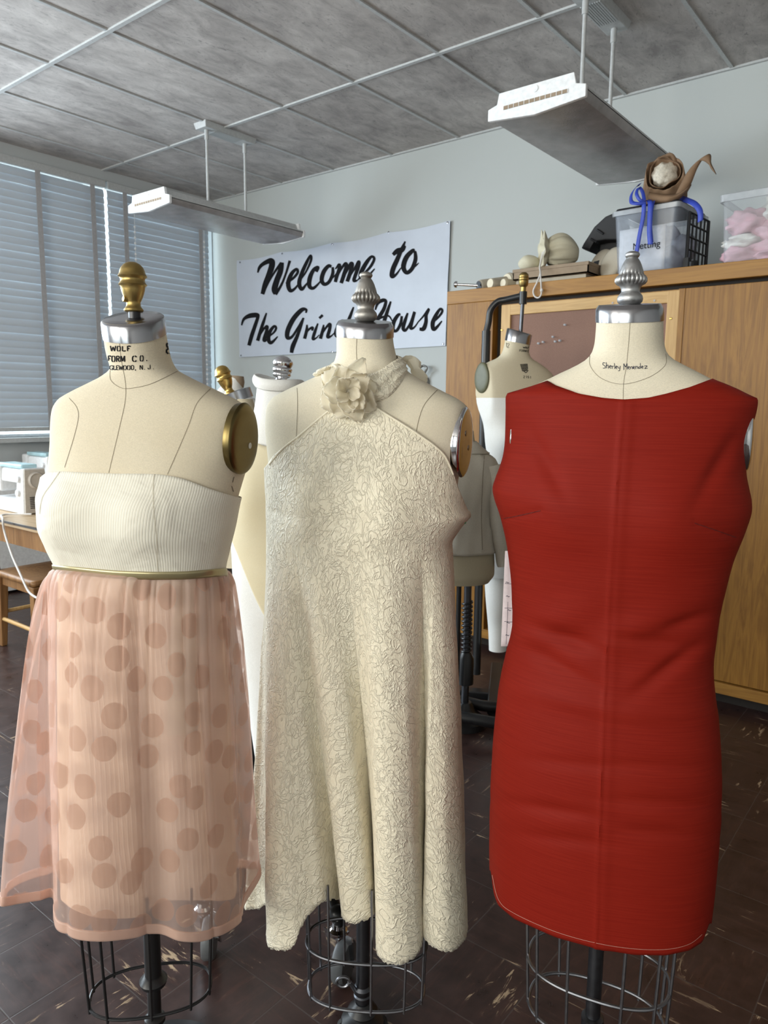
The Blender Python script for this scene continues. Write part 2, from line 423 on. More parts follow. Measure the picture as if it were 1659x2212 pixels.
def corded_mat(name, c, dark, period):
    t = NT(name); uv = t.coord('UV'); x, y, z = t.sep(uv)
    wobn = t.noise(t.map(uv, (4, 5, 1)), 1.0, 2)
    w = t.math('PINGPONG', t.math('FRACT', t.math('ADD', t.math('MULTIPLY', x, 1 / period), t.math('MULTIPLY', wobn, 1.2))), 0.5)
    f = t.ramp(w, 0.08, 0.22)
    big = t.noise(t.map(uv, (11, 16, 1)), 1.0, 2, 0.5, 0.8)
    nb = t.bump(big, 0.5, 0.012)
    t.base(t.mix(f, c, dark), 0.7, 0, 0.25, t.bump(f, 0.5, 0.0008, nb)); return t.m
M['corded'] = corded_mat('cream_corded_cotton', (0.84, 0.81, 0.71), (0.75, 0.71, 0.60), 0.0050)
M['lining'] = corded_mat('peach_striped_lining', (0.88, 0.76, 0.60), (0.82, 0.68, 0.52), 0.0085)
def gold_mat():
    t = NT('gold_ribbon'); n = t.noise(t.map(t.coord(), (12, 12, 4)), 1.0, 2)
    t.base(t.mix(n, (0.30, 0.25, 0.13), (0.55, 0.48, 0.28)), 0.35, 0.6, 0.5); return t.m
M['gold'] = gold_mat()
def organza(name, c, dotc, op, dotop, dots=True):
    t = NT(name); uv = t.coord('UV')
    n = t.noise(t.map(uv, (300, 30, 1)), 1.0, 2)
    if dots:
        mp = t.map(uv, (1, 0.9, 1), (0, 0, 0.45)); d = t.vor(mp, 14.6, 'F1', 0.55, '2D')
        warp = t.math('ADD', d, t.math('MULTIPLY', t.math('SUBTRACT', t.noise(mp, 18, 1), 0.5), 0.07))
        m = t.ramp(warp, 0.305, 0.322, 1.0, 0.0)
    else: m = t.math('MULTIPLY', n, 0.0)
    col = t.mix(m, c, dotc)
    t.base(col, 0.42, 0, 0.5, t.bump(t.noise(t.map(uv, (14, 9, 1)), 1.0, 3), 0.4, 0.006), sheen=0.25)
    tl = t.node('ShaderNodeBsdfTranslucent'); t.set(tl.inputs[0], col)
    m1 = t.node('ShaderNodeMixShader'); t.set(m1.inputs[0], 0.35); t.set(m1.inputs[1], t.p.outputs[0]); t.set(m1.inputs[2], tl.outputs[0])
    tr = t.node('ShaderNodeBsdfTransparent'); t.set(tr.inputs[0], (1.0, 0.94, 0.92))
    m2 = t.node('ShaderNodeMixShader'); t.set(m2.inputs[0], t.math('ADD', op, t.math('MULTIPLY', m, dotop - op))); t.set(m2.inputs[1], tr.outputs[0]); t.set(m2.inputs[2], m1.outputs[0])
    t.surface(m2.outputs[0]); return t.m
M['organza'] = organza('pink_dotted_organza', (0.86, 0.66, 0.59), (0.64, 0.42, 0.335), 0.44, 0.74)
M['organza_hem'] = organza('pink_organza_hem', (0.84, 0.60, 0.49), (0.6, 0.34, 0.26), 0.80, 0.8, False)
def slat_mat():
    t = NT('blind_slats'); n = t.noise(t.map(t.coord(), (1, 2, 20)), 1.0, 2)
    t.base(t.mix(n, (0.66, 0.69, 0.72), (0.72, 0.75, 0.78)), 0.45, 0, 0.4)
    tl = t.node('ShaderNodeBsdfTranslucent'); t.set(tl.inputs[0], (0.45, 0.55, 0.65))
    mx = t.node('ShaderNodeMixShader'); t.set(mx.inputs[0], 0.22); t.set(mx.inputs[1], t.p.outputs[0]); t.set(mx.inputs[2], tl.outputs[0])
    t.surface(mx.outputs[0]); return t.m
M['slat'] = slat_mat()
M['tape'] = plain('ladder_tape', (0.42, 0.41, 0.42), 0.8)
M['banner'] = plain('banner_vinyl', (0.56, 0.60, 0.68), 0.4, nscale=6, namt=0.03)
def prism_mat():
    t = NT('prismatic_lens'); v = t.coord()
    a = t.vor(t.map(v, (1, 1, 0.01)), 160, 'F1'); n = t.noise(v, 4, 4, 0.6)
    col = t.mix(t.ramp(n, 0.35, 0.7), (0.23, 0.21, 0.21), (0.42, 0.395, 0.39))
    t.base(col, 0.16, 0, 0.6, t.bump(a, 0.25, 0.002)); return t.m
M['lens'] = prism_mat()
def emit(name, c, s):
    t = NT(name); t.base(c, 0.5); t.set(t.p.inputs['Emission Color'], c); t.p.inputs['Emission Strength'].default_value = s; return t.m
M['lens_on'] = emit('lit_lens', (1.0, 0.95, 0.86), 5.0)
# ------------------------------------------------------------------ the room
def struct(g, name, mats, smooth=0, origin=None): return tag(g.build(name, mats, smooth=smooth, origin=origin), kind='structure')
struct(Geo().box(WX - .2, RX1 + .2, RY0 - .2, WY + .2, -0.1, 0), 'floor', M['floor'], origin=(0, 0, 0))
struct(Geo().box(WX - .2, RX1 + .2, RY0 - .2, WY + .2, CEIL, CEIL + .1), 'ceiling', M['ceiling'], origin=(0, 0, CEIL))
struct(Geo().box(WX - .2, RX1 + .2, WY, WY + .15, 0, CEIL), 'wall_back', M['wall'], origin=(0, WY, 0))
struct(Geo().box(RX1, RX1 + .2, RY0, WY, 0, CEIL), 'wall_right', M['wall_rest'], origin=(RX1, 0, 0))
SILL, HEAD = 1.17, 3.325
OPEN = [(-3.55, -1.75), (-1.65, 0.15), (0.25, 2.05), (2.15, 4.69)]   # window openings along the window wall
g = Geo().box(WX - .2, WX, RY0, WY, 0, SILL).box(WX - .2, WX, RY0, WY, HEAD, CEIL)
ys = [RY0] + [y for o in OPEN for y in o] + [WY]
for a, b in zip(ys[::2], ys[1::2]): g.box(WX - .2, WX, a, b, SILL, HEAD)
struct(g, 'wall_left', M['wall_grey'], origin=(WX, 0, 0))
g = Geo().box(WX, RX1, RY0 - .2, RY0, 0, 1.1).box(WX, RX1, RY0 - .2, RY0, 3.2, CEIL)
for a, b in ((WX, -3.7), (-1.5, -0.9), (1.3, RX1)): g.box(a, b, RY0 - .2, RY0, 1.1, 3.2)
struct(g, 'wall_front', M['wall_rest'], origin=(0, RY0, 0))
for k, (a, b) in enumerate(((2.15, 3.40), (3.40, 4.69))):
    g = Geo(); x0, x1 = WX - .15, WX - .10
    g.box(x0, x1, a, a + .05, SILL, HEAD).box(x0, x1, b - .05, b, SILL, HEAD).box(x0, x1, a, b, SILL, SILL + .022).box(x0, x1, a, b, HEAD - .06, HEAD).box(x0, x1, a, b, 2.1, 2.15)
    w = struct(g, 'window_%d' % (k + 1), M['white_enamel'])
    Geo().box(WX - .13, WX - .124, a + .03, b - .03, SILL + .03, HEAD - .03).build('pane', M['glass'], w, 0)
# window sill board, header band along the ceiling, ceiling grid
struct(Geo().box(WX - .1, WX + .10, RY0, WY, SILL - .035, SILL), 'trim_1', M['grey_enamel'])
struct(Geo().box(WX, WX + .05, RY0, WY, 3.265, CEIL), 'trim_2', M['wall_grey'])
g = Geo()
for k in range(-6, 8):
    x = -1.271 - .6065 * k
    if WX < x < RX1: g.box(x - .010, x + .010, RY0, WY, CEIL - .008, CEIL + .002)
for y in (2.312, 3.545, 1.079, -.154, -1.387, -2.62): g.box(WX, RX1, y - .012, y + .012, CEIL - .010, CEIL + .002)
g.box(WX, RX1, WY - .02, WY, CEIL - .012, CEIL)
struct(g, 'trim_3', M['grey_enamel'])
struct(Geo().box(WX, -2.7, WY - .015, WY, 0, .1), 'baseboard_back', M['dark_gap'])

# ------------------------------------------------------------------ blinds
def blind(y0, y1, tapes, label, leaks, z0=1.250):
    root = thing('window_blind', label, 'blind', (WX + .04, (y0 + y1) / 2, z0), 'closed window blinds')
    x = WX + .045; g = Geo(); n = int((3.165 - z0) / .0545); rnd = random.Random(int(y0 * 100))
    for k in range(n):
        z = z0 + .03 + k * .0555; t = math.radians(80 + rnd.uniform(-4, 3)); sag = rnd.uniform(-.003, .003)
        hx, hz = math.cos(t) * .032, math.sin(t) * .032; rows = []
        for yy, dz in ((y0 + .004, 0), ((y0 + y1) / 2, sag), (y1 - .004, rnd.uniform(-.002, .002))):
            rows.append([(x + hx * s + .005 * (1 - s * s), yy, z + dz - hz * s) for s in (-1, -.5, 0, .5, 1)])
        rows2 = [[(p[0] - .0022, p[1], p[2]) for p in reversed(r)] for r in rows]
        g.grid([a + b for a, b in zip(rows, rows2)], True, True, True)
    g.build('slats', M['slat'], root, 50)
    Geo().box(x - .03, x + .03, y0, y1, 3.205, 3.262).build('headrail', M['grey_enamel'], root, 0, bevel=.003)
    Geo().box(x - .028, x + .028, y0, y1, z0 - .03, z0).build('bottom_rail', M['grey_enamel'], root, 0, bevel=.004)
    for ty in tapes:
        Geo().box(x + .036, x + .039, ty - .020, ty + .020, z0 - .02, 3.205).build('ladder_tape', M['tape'], root, 0)
    for cy in leaks:  # white beads stand in for daylight leaking through the slats' cord holes
        g = Geo()
        for k in range(int((3.0 - 1.5) / .045)): g.ball((x + .046, cy, 1.5 + k * .045), .010, n=8, m=6)
        g.tube([(x + .046, cy, 1.48), (x + .046, cy, 3.2)], .002, 6).build('light_leak_beads', M['white_enamel'], root)
    return root
blind(2.12, 3.552, (2.45, 2.977, 3.428), 'wide grey slatted blind covering the left-hand window', ())
blind(3.572, 4.615, (3.722, 4.50), 'narrower grey slatted blind in the corner beside the welcome banner', (3.80, 4.53))

# ------------------------------------------------------------------ hanging lights
def pendant(x, y, label, lit=False, zb=2.70, yr=(-.15, .19), group='pendant lights'):
    root = thing('pendant_light', label, 'light', (x, y, zb), group); w, L = .225, .605
    pr = [(-w, .03), (-w * .93, .0), (-.06, -.012), (0, -.014), (.06, -.012), (w * .93, .0), (w, .03)]   # lens section
    g = Geo(); g.grid([[(x + a, yy, zb + b) for a, b in pr] + [(x + a, yy, zb + b + .006) for a, b in reversed(pr)] for yy in (y - L + .012, y + L - .012)], True, True, True)
    g.build('lens', M['lens_on' if lit else 'lens'], root, 30)
    g = Geo(); pr2 = [(-w, .032), (-w, .045), (-.17, .055), (-.15, .10), (.15, .10), (.17, .055), (w, .045), (w, .032)]
    g.grid([[(x + a, yy, zb + b) for a, b in pr2] for yy in (y - L + .012, y + L - .012)], True, True, True)
    g.build('housing', M['grey_enamel'], root, 20)
    for s in (-1, 1):
        y0 = y + s * L; g = Geo(); ya, yb = sorted((y0, y0 - s * .02))
        pts = [(-w - .004, .0), (-w - .004, .048), (-.185, .06), (-.175, .105), (.175, .105), (.185, .06), (w + .004, .048), (w + .004, .0), (0, -.02)]
        g.grid([[(x + a, yy, zb + b) for a, b in pts] for yy in (ya, yb)], True, True, True)
        c = g.build('end_cap', M['white_enamel'], root, 0, bevel=.003)
        yo = y0 + s * .002; g = Geo(); a_, b_ = sorted((yo, yo - s * .006))
        g.box(x - .15, x + .15, a_, b_, zb + .030, zb + .046)
        g.build('vent_slot', M['cardboard'], c, 0)
        g = Geo()
        for k in range(13): g.box(x - .15 + k * .025 - .001, x - .15 + k * .025 + .001, a_ - .001, b_ + .001, zb + .030, zb + .046)
        g.box(x - .15, x + .15, a_, b_, zb + .0295, zb + .0310)
        g.build('vent_grille', M['white_enamel'], c, 0)
        Geo().lathe([(.014, 0), (.014, .003)], (x, y0, zb + .082), (0, s, 0), 20).build('knockout', M['white_enamel'], c)
    for d in yr:
        g = Geo(); g.tube([(x, y + d, zb + .095), (x, y + d, CEIL - .03)], .010, 12)
        r = g.build('hanging_rod', M['grey_enamel'], root)
        Geo().lathe([(.015, 0), (.015, .06), (.011, .075)], (x, y + d, CEIL - .105), n=16).build('rod_sleeve', M['grey_enamel'], r)
    ym = y + (yr[0] + yr[1]) / 2
    g = Geo(); g.hexa([(x - .055, ym - .22, CEIL - .04), (x + .055, ym - .22, CEIL - .04), (x + .055, ym + .22, CEIL - .04), (x - .055, ym + .22, CEIL - .04),
                       (x - .065, ym - .23, CEIL), (x + .065, ym - .23, CEIL), (x + .065, ym + .23, CEIL), (x - .065, ym + .23, CEIL)])
    cn = g.build('canopy', M['grey_enamel'], root, 0, bevel=.003)
    g = Geo()
    for k in range(9): g.box(x - .05 + k * .0115, x - .044 + k * .0115, ym - .12, ym + .1, CEIL - .043, CEIL - .04)
    g.build('louvre', M['wall_grey'], cn, 0)
    return root
pendant(-1.60, 3.605, 'pendant fluorescent light hanging above the wooden cabinet at right', yr=(-.15, .19))
pendant(-4.335, 3.55, 'pendant fluorescent light hanging in the corner beside the window blinds', yr=(-.12, .22))

# ------------------------------------------------------------------ radiator under the windows
rt = thing('radiator_cover', 'white radiator cover with grille top under the window blind', 'radiator', (WX + .15, 2.6, 0))
Geo().box(WX + .005, WX + .26, 1.3, 4.6, 0.02, .955).build('casing', M['white_enamel'], rt, 0, bevel=.005)
g = Geo()
for k in range(52): g.box(WX + .02, WX + .25, 1.32 + k * .063, 1.334 + k * .063, .957, .97)
for k in range(5): g.box(WX + .02 + k * .056, WX + .03 + k * .056, 1.31, 4.59, .957, .972)
g.build('grille', M['white_enamel'], rt, 0)
Geo().box(WX + .018, WX + .252, 1.31, 4.59, .9555, .9575).build('grille_recess', M['dark_gap'], rt, 0)

# ------------------------------------------------------------------ banner with brush lettering on the back wall
BY = WY - .012
tl, tr, br, bl = (on(513, 563, 1, BY), on(974, 477, 1, BY), on(963, 747, 1, BY), on(519, 772, 1, BY))
ban = thing('banner', 'white welcome banner with black brush lettering hung on the back wall', 'banner', (bl + br) / 2)
def bz(s, t):
    top = tl.lerp(tr, s); bot = bl.lerp(br, s); p = top.lerp(bot, t)
    sag = .016 * abs(math.sin(PI * s * 4)) * (1 - t) ** 4
    rip = .006 * math.sin(9 * s + 5 * t) * math.exp(-3 * t) + .004 * wob(s * 9, t * 4)
    return Vector((p.x, BY - .008 - rip, p.z - sag))
g = Geo(); g.grid([[bz(i / 60, j / 24) for i in range(61)] for j in range(25)])
g2 = [[bz(i / 60, j / 24) + Vector((0, .003, 0)) for i in range(60, -1, -1)] for j in range(25)]; g.grid(g2)
g.build('sheet', M['banner'], ban, 60)
BB = g.bvh()
def bmap(x, y): return hit(BB, 510 + x / 3.456, 470 + y / 3.456, .0025)
W = 1.12
LET = [[(163, 412, 10), (175, 375, 20), (205, 345, 26), (262, 322, 36), (268, 360, 40), (245, 430, 36), (218, 500, 34), (198, 572, 26)],
 [(198, 572, 18), (245, 480, 12), (290, 405, 14), (340, 338, 22)], [(345, 335, 24), (332, 400, 36), (305, 470, 38), (288, 535, 40), (296, 572, 26)],
 [(296, 575, 20), (340, 500, 16), (372, 420, 14), (402, 322, 18)],
 [(372, 492, 10), (425, 455, 16), (460, 412, 18), (452, 385, 18), (415, 420, 26), (390, 490, 30), (405, 545, 26), (440, 530, 16), (478, 480, 8)],
 [(470, 480, 8), (520, 410, 12), (560, 320, 16), (556, 283, 14), (525, 340, 22), (490, 420, 26), (472, 490, 28), (490, 535, 24), (520, 505, 14), (552, 465, 8)],
 [(598, 405, 22), (612, 372, 22), (580, 390, 24), (552, 450, 30), (548, 510, 28), (575, 528, 22), (610, 500, 14), (642, 462, 8)],
 [(712, 368, 18), (690, 362, 24), (655, 405, 28), (640, 465, 28), (660, 498, 24), (695, 480, 22), (722, 420, 22), (722, 370, 16)], [(700, 460, 10), (725, 448, 8), (748, 420, 8)],
 [(742, 385, 8), (770, 352, 20), (772, 380, 24), (752, 440, 24), (742, 482, 22)], [(748, 455, 10), (785, 385, 14), (815, 345, 20), (825, 360, 24), (805, 430, 26), (785, 490, 24)],
 [(795, 460, 10), (830, 395, 14), (855, 345, 20), (868, 352, 24), (850, 420, 26), (830, 478, 24)], [(838, 455, 10), (880, 390, 14), (915, 330, 20), (915, 360, 24), (895, 420, 24), (880, 470, 22), (905, 470, 12)],
 [(905, 470, 8), (955, 420, 14), (1005, 365, 18), (1032, 310, 18), (1012, 292, 18), (975, 335, 26), (935, 410, 30), (938, 455, 26), (980, 440, 18), (1036, 382, 8)],
 [(1264, 178, 10), (1240, 230, 22), (1205, 310, 30), (1172, 385, 32), (1165, 438, 30), (1195, 425, 16), (1232, 375, 7)], [(1172, 278, 22), (1205, 250, 34), (1240, 240, 34), (1266, 212, 10)],
 [(1335, 242, 16), (1315, 250, 26), (1270, 300, 32), (1250, 370, 32), (1275, 412, 26), (1315, 380, 26), (1340, 310, 26), (1336, 250, 18)], [(1315, 375, 10), (1340, 362, 10), (1364, 338, 6)],
 [(42, 805, 10), (58, 760, 18), (98, 735, 30), (150, 728, 32), (164, 738, 22), (145, 800, 24), (118, 880, 26), (97, 955, 24)],
 [(228, 712, 10), (205, 780, 20), (182, 850, 22), (162, 920, 24)], [(172, 890, 10), (205, 835, 14), (232, 812, 20), (228, 850, 22), (210, 915, 24), (232, 910, 12), (250, 890, 6)],
 [(246, 890, 8), (285, 855, 14), (300, 825, 16), (285, 812, 18), (255, 850, 24), (242, 905, 26), (262, 935, 22), (312, 888, 8)],
 [(522, 712, 12), (525, 688, 16), (490, 690, 28), (430, 755, 32), (388, 840, 32), (385, 895, 28), (420, 888, 18), (470, 810, 14), (502, 752, 12)], [(505, 748, 12), (485, 810, 18), (455, 890, 24), (425, 960, 30), (414, 1010, 22)],
 [(530, 800, 10), (528, 840, 20), (512, 905, 22)], [(515, 875, 8), (545, 835, 14), (572, 822, 18), (568, 845, 12)],
 [(612, 790, 10), (590, 850, 20), (575, 905, 20), (598, 900, 10), (622, 875, 6)], [(622, 752, 16), (648, 728, 18)],
 [(655, 800, 10), (648, 840, 20), (630, 905, 22)], [(638, 880, 8), (670, 825, 14), (700, 795, 20), (700, 830, 22), (685, 890, 22), (710, 885, 12), (735, 860, 6)],
 [(812, 772, 14), (790, 775, 22), (758, 820, 24), (745, 870, 24), (768, 888, 20), (805, 840, 16), (835, 770, 12)], [(878, 668, 10), (855, 730, 20), (828, 800, 22), (812, 870, 22), (840, 860, 10)],
 [(1040, 690, 10), (1058, 640, 20), (1095, 618, 26), (1118, 625, 20), (1105, 680, 24), (1070, 740, 26), (1035, 800, 26), (1020, 850, 24)], [(1045, 775, 10), (1090, 745, 14), (1140, 735, 12), (1166, 772, 8)], [(1156, 626, 12), (1130, 700, 22), (1105, 780, 26), (1088, 850, 24)],
 [(1228, 722, 14), (1208, 730, 22), (1178, 780, 26), (1172, 835, 24), (1198, 845, 20), (1228, 795, 20), (1238, 735, 16)], [(1215, 800, 8), (1245, 790, 8), (1275, 750, 8)],
 [(1282, 712, 12), (1262, 770, 22), (1248, 825, 24), (1265, 842, 18), (1300, 790, 14), (1332, 702, 16)], [(1335, 705, 16), (1315, 770, 22), (1305, 825, 22), (1330, 820, 12), (1360, 780, 7)],
 [(1355, 785, 7), (1400, 735, 12), (1440, 682, 16), (1420, 730, 20), (1418, 780, 24), (1400, 830, 28), (1370, 832, 20)],
 [(1462, 790, 8), (1510, 745, 14), (1540, 700, 16), (1525, 682, 16), (1492, 730, 24), (1468, 790, 28), (1480, 835, 24), (1538, 772, 8)]]
g = Geo()
for s in LET: g.ribbon([(x, y, w * W) for x, y, w in s], bmap, 7)
g.build('lettering', M['ink'], ban, 0)
for p in ((519, 567), (610, 548), (718, 528), (840, 502), (967, 481), (521, 768), (718, 760), (957, 743)):
    q = hit(BB, p[0], p[1], 0) or on(p[0], p[1], 1, BY - .01)
    Geo().lathe([(.008, 0), (.008, .003), (.004, .004)], q + Vector((0, -.002, 0)), (0, -1, 0), 14).build('grommet', M['steel'], ban)

# ------------------------------------------------------------------ hook on the wall behind the middle form
hk = thing('coat_hook', 'small grey metal hook on the back wall behind the middle form', 'hook', on(915, 828, 1, WY))
g = Geo(); q = on(918, 826, 1, WY - .02)
g.ball(q, .035, .02, .045, 14, 8); g.build('hook_plate', M['cast'], hk)
top = on(914, 790, 1, WY - .05)
Geo().tube(vspline([q, on(917, 808, 1, WY - .05), on(922, 795, 1, WY - .07), top, on(905, 797, 1, WY - .09), on(901, 804, 1, WY - .09)], 6), .009, 8).build('hook_arm', M['cast'], hk)
# ------------------------------------------------------------------ dress forms: section-lofted bodies
class Axis:
    """vertical axis of a form; u runs to the right, v towards the viewer's side of the room"""
    def __init__(s, px, py, d):
        a = at(px, py, d); s.ax = Vector((a.x, a.y)); e = (s.ax - CAM.xy); s.dist = e.length; e.normalize()
        s.ev = -e; s.eu = Vector((e.y, -e.x))
    def uz(s, px, py, v=0.0):
        r = ray(px, py); q = s.ax + s.ev * v - CAM.xy; t = q.dot(s.ev) / r.xy.dot(s.ev); P = CAM + r * t
        return (P.xy - s.ax).dot(s.eu), P.z
    def W(s, u, v, z): p = s.ax + s.eu * u + s.ev * v; return Vector((p.x, p.y, z))
    def P(s, px, py, v=0.0): u, z = s.uz(px, py, v); return s.W(u, v, z)

class Skin:
    """rows: (py, left px, right px, front depth, back depth) measured on the silhouette, top to bottom"""
    def __init__(s, A, rows, yaw=0.0, n=2.3, bust=(), tilt=(), M_=150, cuts=()):
        s.cuts = cuts; s.A = A; s.yaw = yaw; s.n = n; s.bust = bust; s.tilt = tilt
        ks = []
        for py, xl, xr, bf, bb in rows:
            ul, z1 = A.uz(xl, py); ur, z2 = A.uz(xr, py); ks.append(((z1 + z2) / 2, ul, ur, bf, bb))
        ks.sort(); s.ks = ks; s.z0, s.z1 = ks[0][0], ks[-1][0]
        s.M = M_; s.tab = []
        for i in range(M_ + 1):
            z = s.z0 + (s.z1 - s.z0) * i / M_; ul, ur, bf, bb = s._key(z); sc, of = 1.0, (ul + ur) / 2
            for it in range(4):
                us = []
                for k in range(72):
                    ru, rv = s._raw(2 * PI * k / 72, z, (ur - ul) / 2, bf, bb); us.append((ru * sc + of) * A.dist / (A.dist - rv))
                lo, hi = min(us), max(us); sc *= (ur - ul) / (hi - lo)
                us = []
                for k in range(72):
                    ru, rv = s._raw(2 * PI * k / 72, z, (ur - ul) / 2, bf, bb); us.append((ru * sc + of) * A.dist / (A.dist - rv))
                of += ((ul + ur) - (min(us) + max(us))) / 2
            s.tab.append((sc, of, ul, ur, bf, bb))
    def _key(s, z):
        k = s.ks
        if z <= k[0][0]: return k[0][1:]
        if z >= k[-1][0]: return k[-1][1:]
        for i in range(len(k) - 1):
            if z <= k[i + 1][0]: break
        h = k[i + 1][0] - k[i][0]; t = (z - k[i][0]) / h; out = []
        for c in range(1, 5):
            d1 = (k[i + 1][c] - k[i][c]) / h
            d0 = (k[i][c] - k[i - 1][c]) / (k[i][0] - k[i - 1][0]) if i > 0 else d1
            d2 = (k[i + 2][c] - k[i + 1][c]) / (k[i + 2][0] - k[i + 1][0]) if i + 2 < len(k) else d1
            m0 = 0 if d0 * d1 <= 0 else 2 * d0 * d1 / (d0 + d1); m1 = 0 if d1 * d2 <= 0 else 2 * d1 * d2 / (d1 + d2)
            t2, t3 = t * t, t * t * t
            out.append((2 * t3 - 3 * t2 + 1) * k[i][c] + (t3 - 2 * t2 + t) * h * m0 + (-2 * t3 + 3 * t2) * k[i + 1][c] + (t3 - t2) * h * m1)
        return out
    def _raw(s, phi, z, a, bf, bb):
        c, q = math.cos(phi), math.sin(phi); p = a * spow(c, 2 / s.n); f = (bf if q >= 0 else bb) * spow(q, 2 / s.n)
        if q > 0:
            for zb, sz, sep, sw, amp in s.bust:
                e = math.exp(-((z - zb) / sz) ** 2) * amp
                f += e * (math.exp(-((p - sep) / sw) ** 2) + math.exp(-((p + sep) / sw) ** 2)) * min(1, q * 1.6)
        cy, sy = math.cos(s.yaw), math.sin(s.yaw)
        return p * cy - f * sy, p * sy + f * cy
    def pt(s, phi, z, off=0.0):
        zz = min(max(z, s.z0), s.z1); x = (zz - s.z0) / (s.z1 - s.z0) * s.M; i = min(int(x), s.M - 1); t = x - i
        sc, of, ul, ur, bf, bb = [a + (b - a) * t for a, b in zip(s.tab[i], s.tab[i + 1])]
        a = (ur - ul) / 2; ru, rv = s._raw(phi, zz, a, bf, bb); u = ru * sc + of; v = rv
        if off:
            d = 0.02; a0, b0 = s._raw(phi - d, zz, a, bf, bb); a1, b1 = s._raw(phi + d, zz, a, bf, bb)
            tx, ty = (a1 - a0) * sc, b1 - b0; l = math.hypot(tx, ty) or 1; u += ty / l * off; v -= tx / l * off
        dz = 0.0
        for zt, w, tv, tu in s.tilt:       # rings lean above zt
            k = smooth01((z - zt) / w); dz += k * (tv * v + tu * (u - of))
        P = s.A.W(u, v, z + dz)
        for c, nn in s.cuts:              # flat armholes
            e = (P - c).dot(nn)
            if e > 0: P = P - nn * e * .96
        return P
    def geo(s, za=None, zb=None, off=0.0, N=84, L=120, cap=True):
        za = s.z0 if za is None else za; zb = s.z1 if zb is None else zb
        g = Geo(); rows = [[s.pt(2 * PI * k / N, za + (zb - za) * j / L, off) for k in range(N)] for j in range(L + 1)]
        return g.grid(rows, True, cap, cap)
    def zcol(s, phi, curve, off=0.0, z=None):
        """height at which the column phi meets an edge measured as (px, py) points"""
        z = (s.z0 + s.z1) / 2 if z is None else z
        for _ in range(26):
            px, py, d = proj(s.pt(phi, z, off)); z += (py - lerp_curve(curve, px)) * d / FPX * 0.5
            z = min(max(z, s.z0), s.z1)
        return z

def ellipse_plate(c, nrm, up, rx, ry, th, dome, n=40):
    """domed oval arm plate"""
    nrm = Vector(nrm).normalized(); up = Vector(up); up = (up - nrm * up.dot(nrm)).normalized(); sx = up.cross(nrm); g = Geo(); c = Vector(c); rows = []
    for k, h in ((.97, -th), (1.0, 0), (.97, .35), (.9, .6), (.75, .85), (.5, .97), (.25, 1.0), (.02, 1.0)):
        hh = -th if h < 0 else dome * h
        rows.append([c + nrm * hh + (sx * math.cos(2 * PI * j / n) * rx + up * math.sin(2 * PI * j / n) * ry * (1 + .06 * math.sin(2 * PI * j / n))) * k for j in range(n)])
    return g.grid(rows, True, True, True)

# finial profiles (radius, height) for unit total height
BELL = [(.0, .0), (.17, 0), (.195, .02), (.20, .045), (.165, .085), (.145, .12), (.14, .19), (.155, .22), (.185, .28), (.215, .36), (.238, .44), (.245, .50), (.265, .525), (.287, .54), (.272, .565), (.248, .60), (.243, .65), (.262, .685), (.292, .71), (.28, .735), (.262, .765), (.25, .82), (.225, .88), (.17, .945), (.09, .99), (.0, 1.0)]
CROWN = [(.0, 0), (.11, 0), (.17, .02), (.225, .07), (.237, .125), (.225, .18), (.185, .23), (.165, .26), (.172, .30), (.185, .34), (.215, .375), (.265, .40), (.298, .445), (.295, .50), (.262, .545), (.235, .565), (.222, .60), (.205, .66), (.178, .74), (.145, .81), (.115, .855), (.10, .872), (.122, .895), (.136, .928), (.122, .965), (.075, .99), (.0, 1.0)]
def crown_flute(h): return lambda z: (20, .16) if .385 * h < z < .575 * h else (20, 0)
SPIRAL = [(.0, 0), (.28, 0), (.30, .10), (.22, .16), (.20, .20), (.30, .25), (.33, .32), (.30, .38), (.34, .43), (.36, .52), (.31, .58), (.33, .63), (.37, .72), (.34, .82), (.26, .91), (.14, .97), (.0, 1.0)]

def pole_base(A, u, v, z_top, r, root, mat, base_r=.17):
    p = A.W(u, v, 0); f = Geo().tube([(p.x, p.y, .06), (p.x, p.y, z_top)], r, 18).build('pole', mat, root)
    Geo().lathe([(base_r, 0.02), (base_r, .030), (base_r * .5, .042), (.035, .055), (r * 1.25, .075)], (p.x, p.y, 0), n=36).build('base', M['black_iron'], root)
    for k in range(4):
        t = PI / 4 + k * PI / 2; c = p + Vector((math.cos(t), math.sin(t), 0)) * base_r * .86
        Geo().lathe([(.016, -.006), (.016, .006)], c + Vector((0, 0, .016)), (-math.sin(t), math.cos(t), 0), 16).build('caster', M['rubber'], root)
    return p
def cage(A, px, py, wu, wv, mat, root, nw, h, rings=(0,), yaw=0.0, wr=.0028, rr=.0032, top=1.1, ph=.2, droop=.0, n=2.5):
    """wire skirt cage: bottom ring centred on the measured point, wires rising to the body"""
    u0, z0 = A.uz(px, py); cy, sy = math.cos(yaw), math.sin(yaw)
    def ring(t, k, z):
        a = wu * spow(math.cos(t), 2 / n) * k; b = wv * spow(math.sin(t), 2 / n) * k; return A.W(u0 + a * cy - b * sy, a * sy + b * cy, z)
    for i, rz in enumerate(rings):
        k = 1 + (top - 1) * rz / h
        Geo().tube([ring(2 * PI * j / 64, k, z0 + rz) for j in range(64)], rr, 8, closed=True).build('cage_ring', mat, root)
    for j in range(nw):
        t = ph + 2 * PI * j / nw
        Geo().tube([ring(t, 1.012, z0 - .008), ring(t, 1.012 + (top - 1) * .5, z0 + h / 2), ring(t, top, z0 + h)], wr, 7).build('cage_wire', mat, root)
    return z0
def arm_plane(A, px, py, v, uvn):
    n = A.eu * uvn[0] + A.ev * uvn[1]; n = Vector((n.x, n.y, uvn[2])).normalized(); return A.P(px, py, v), n
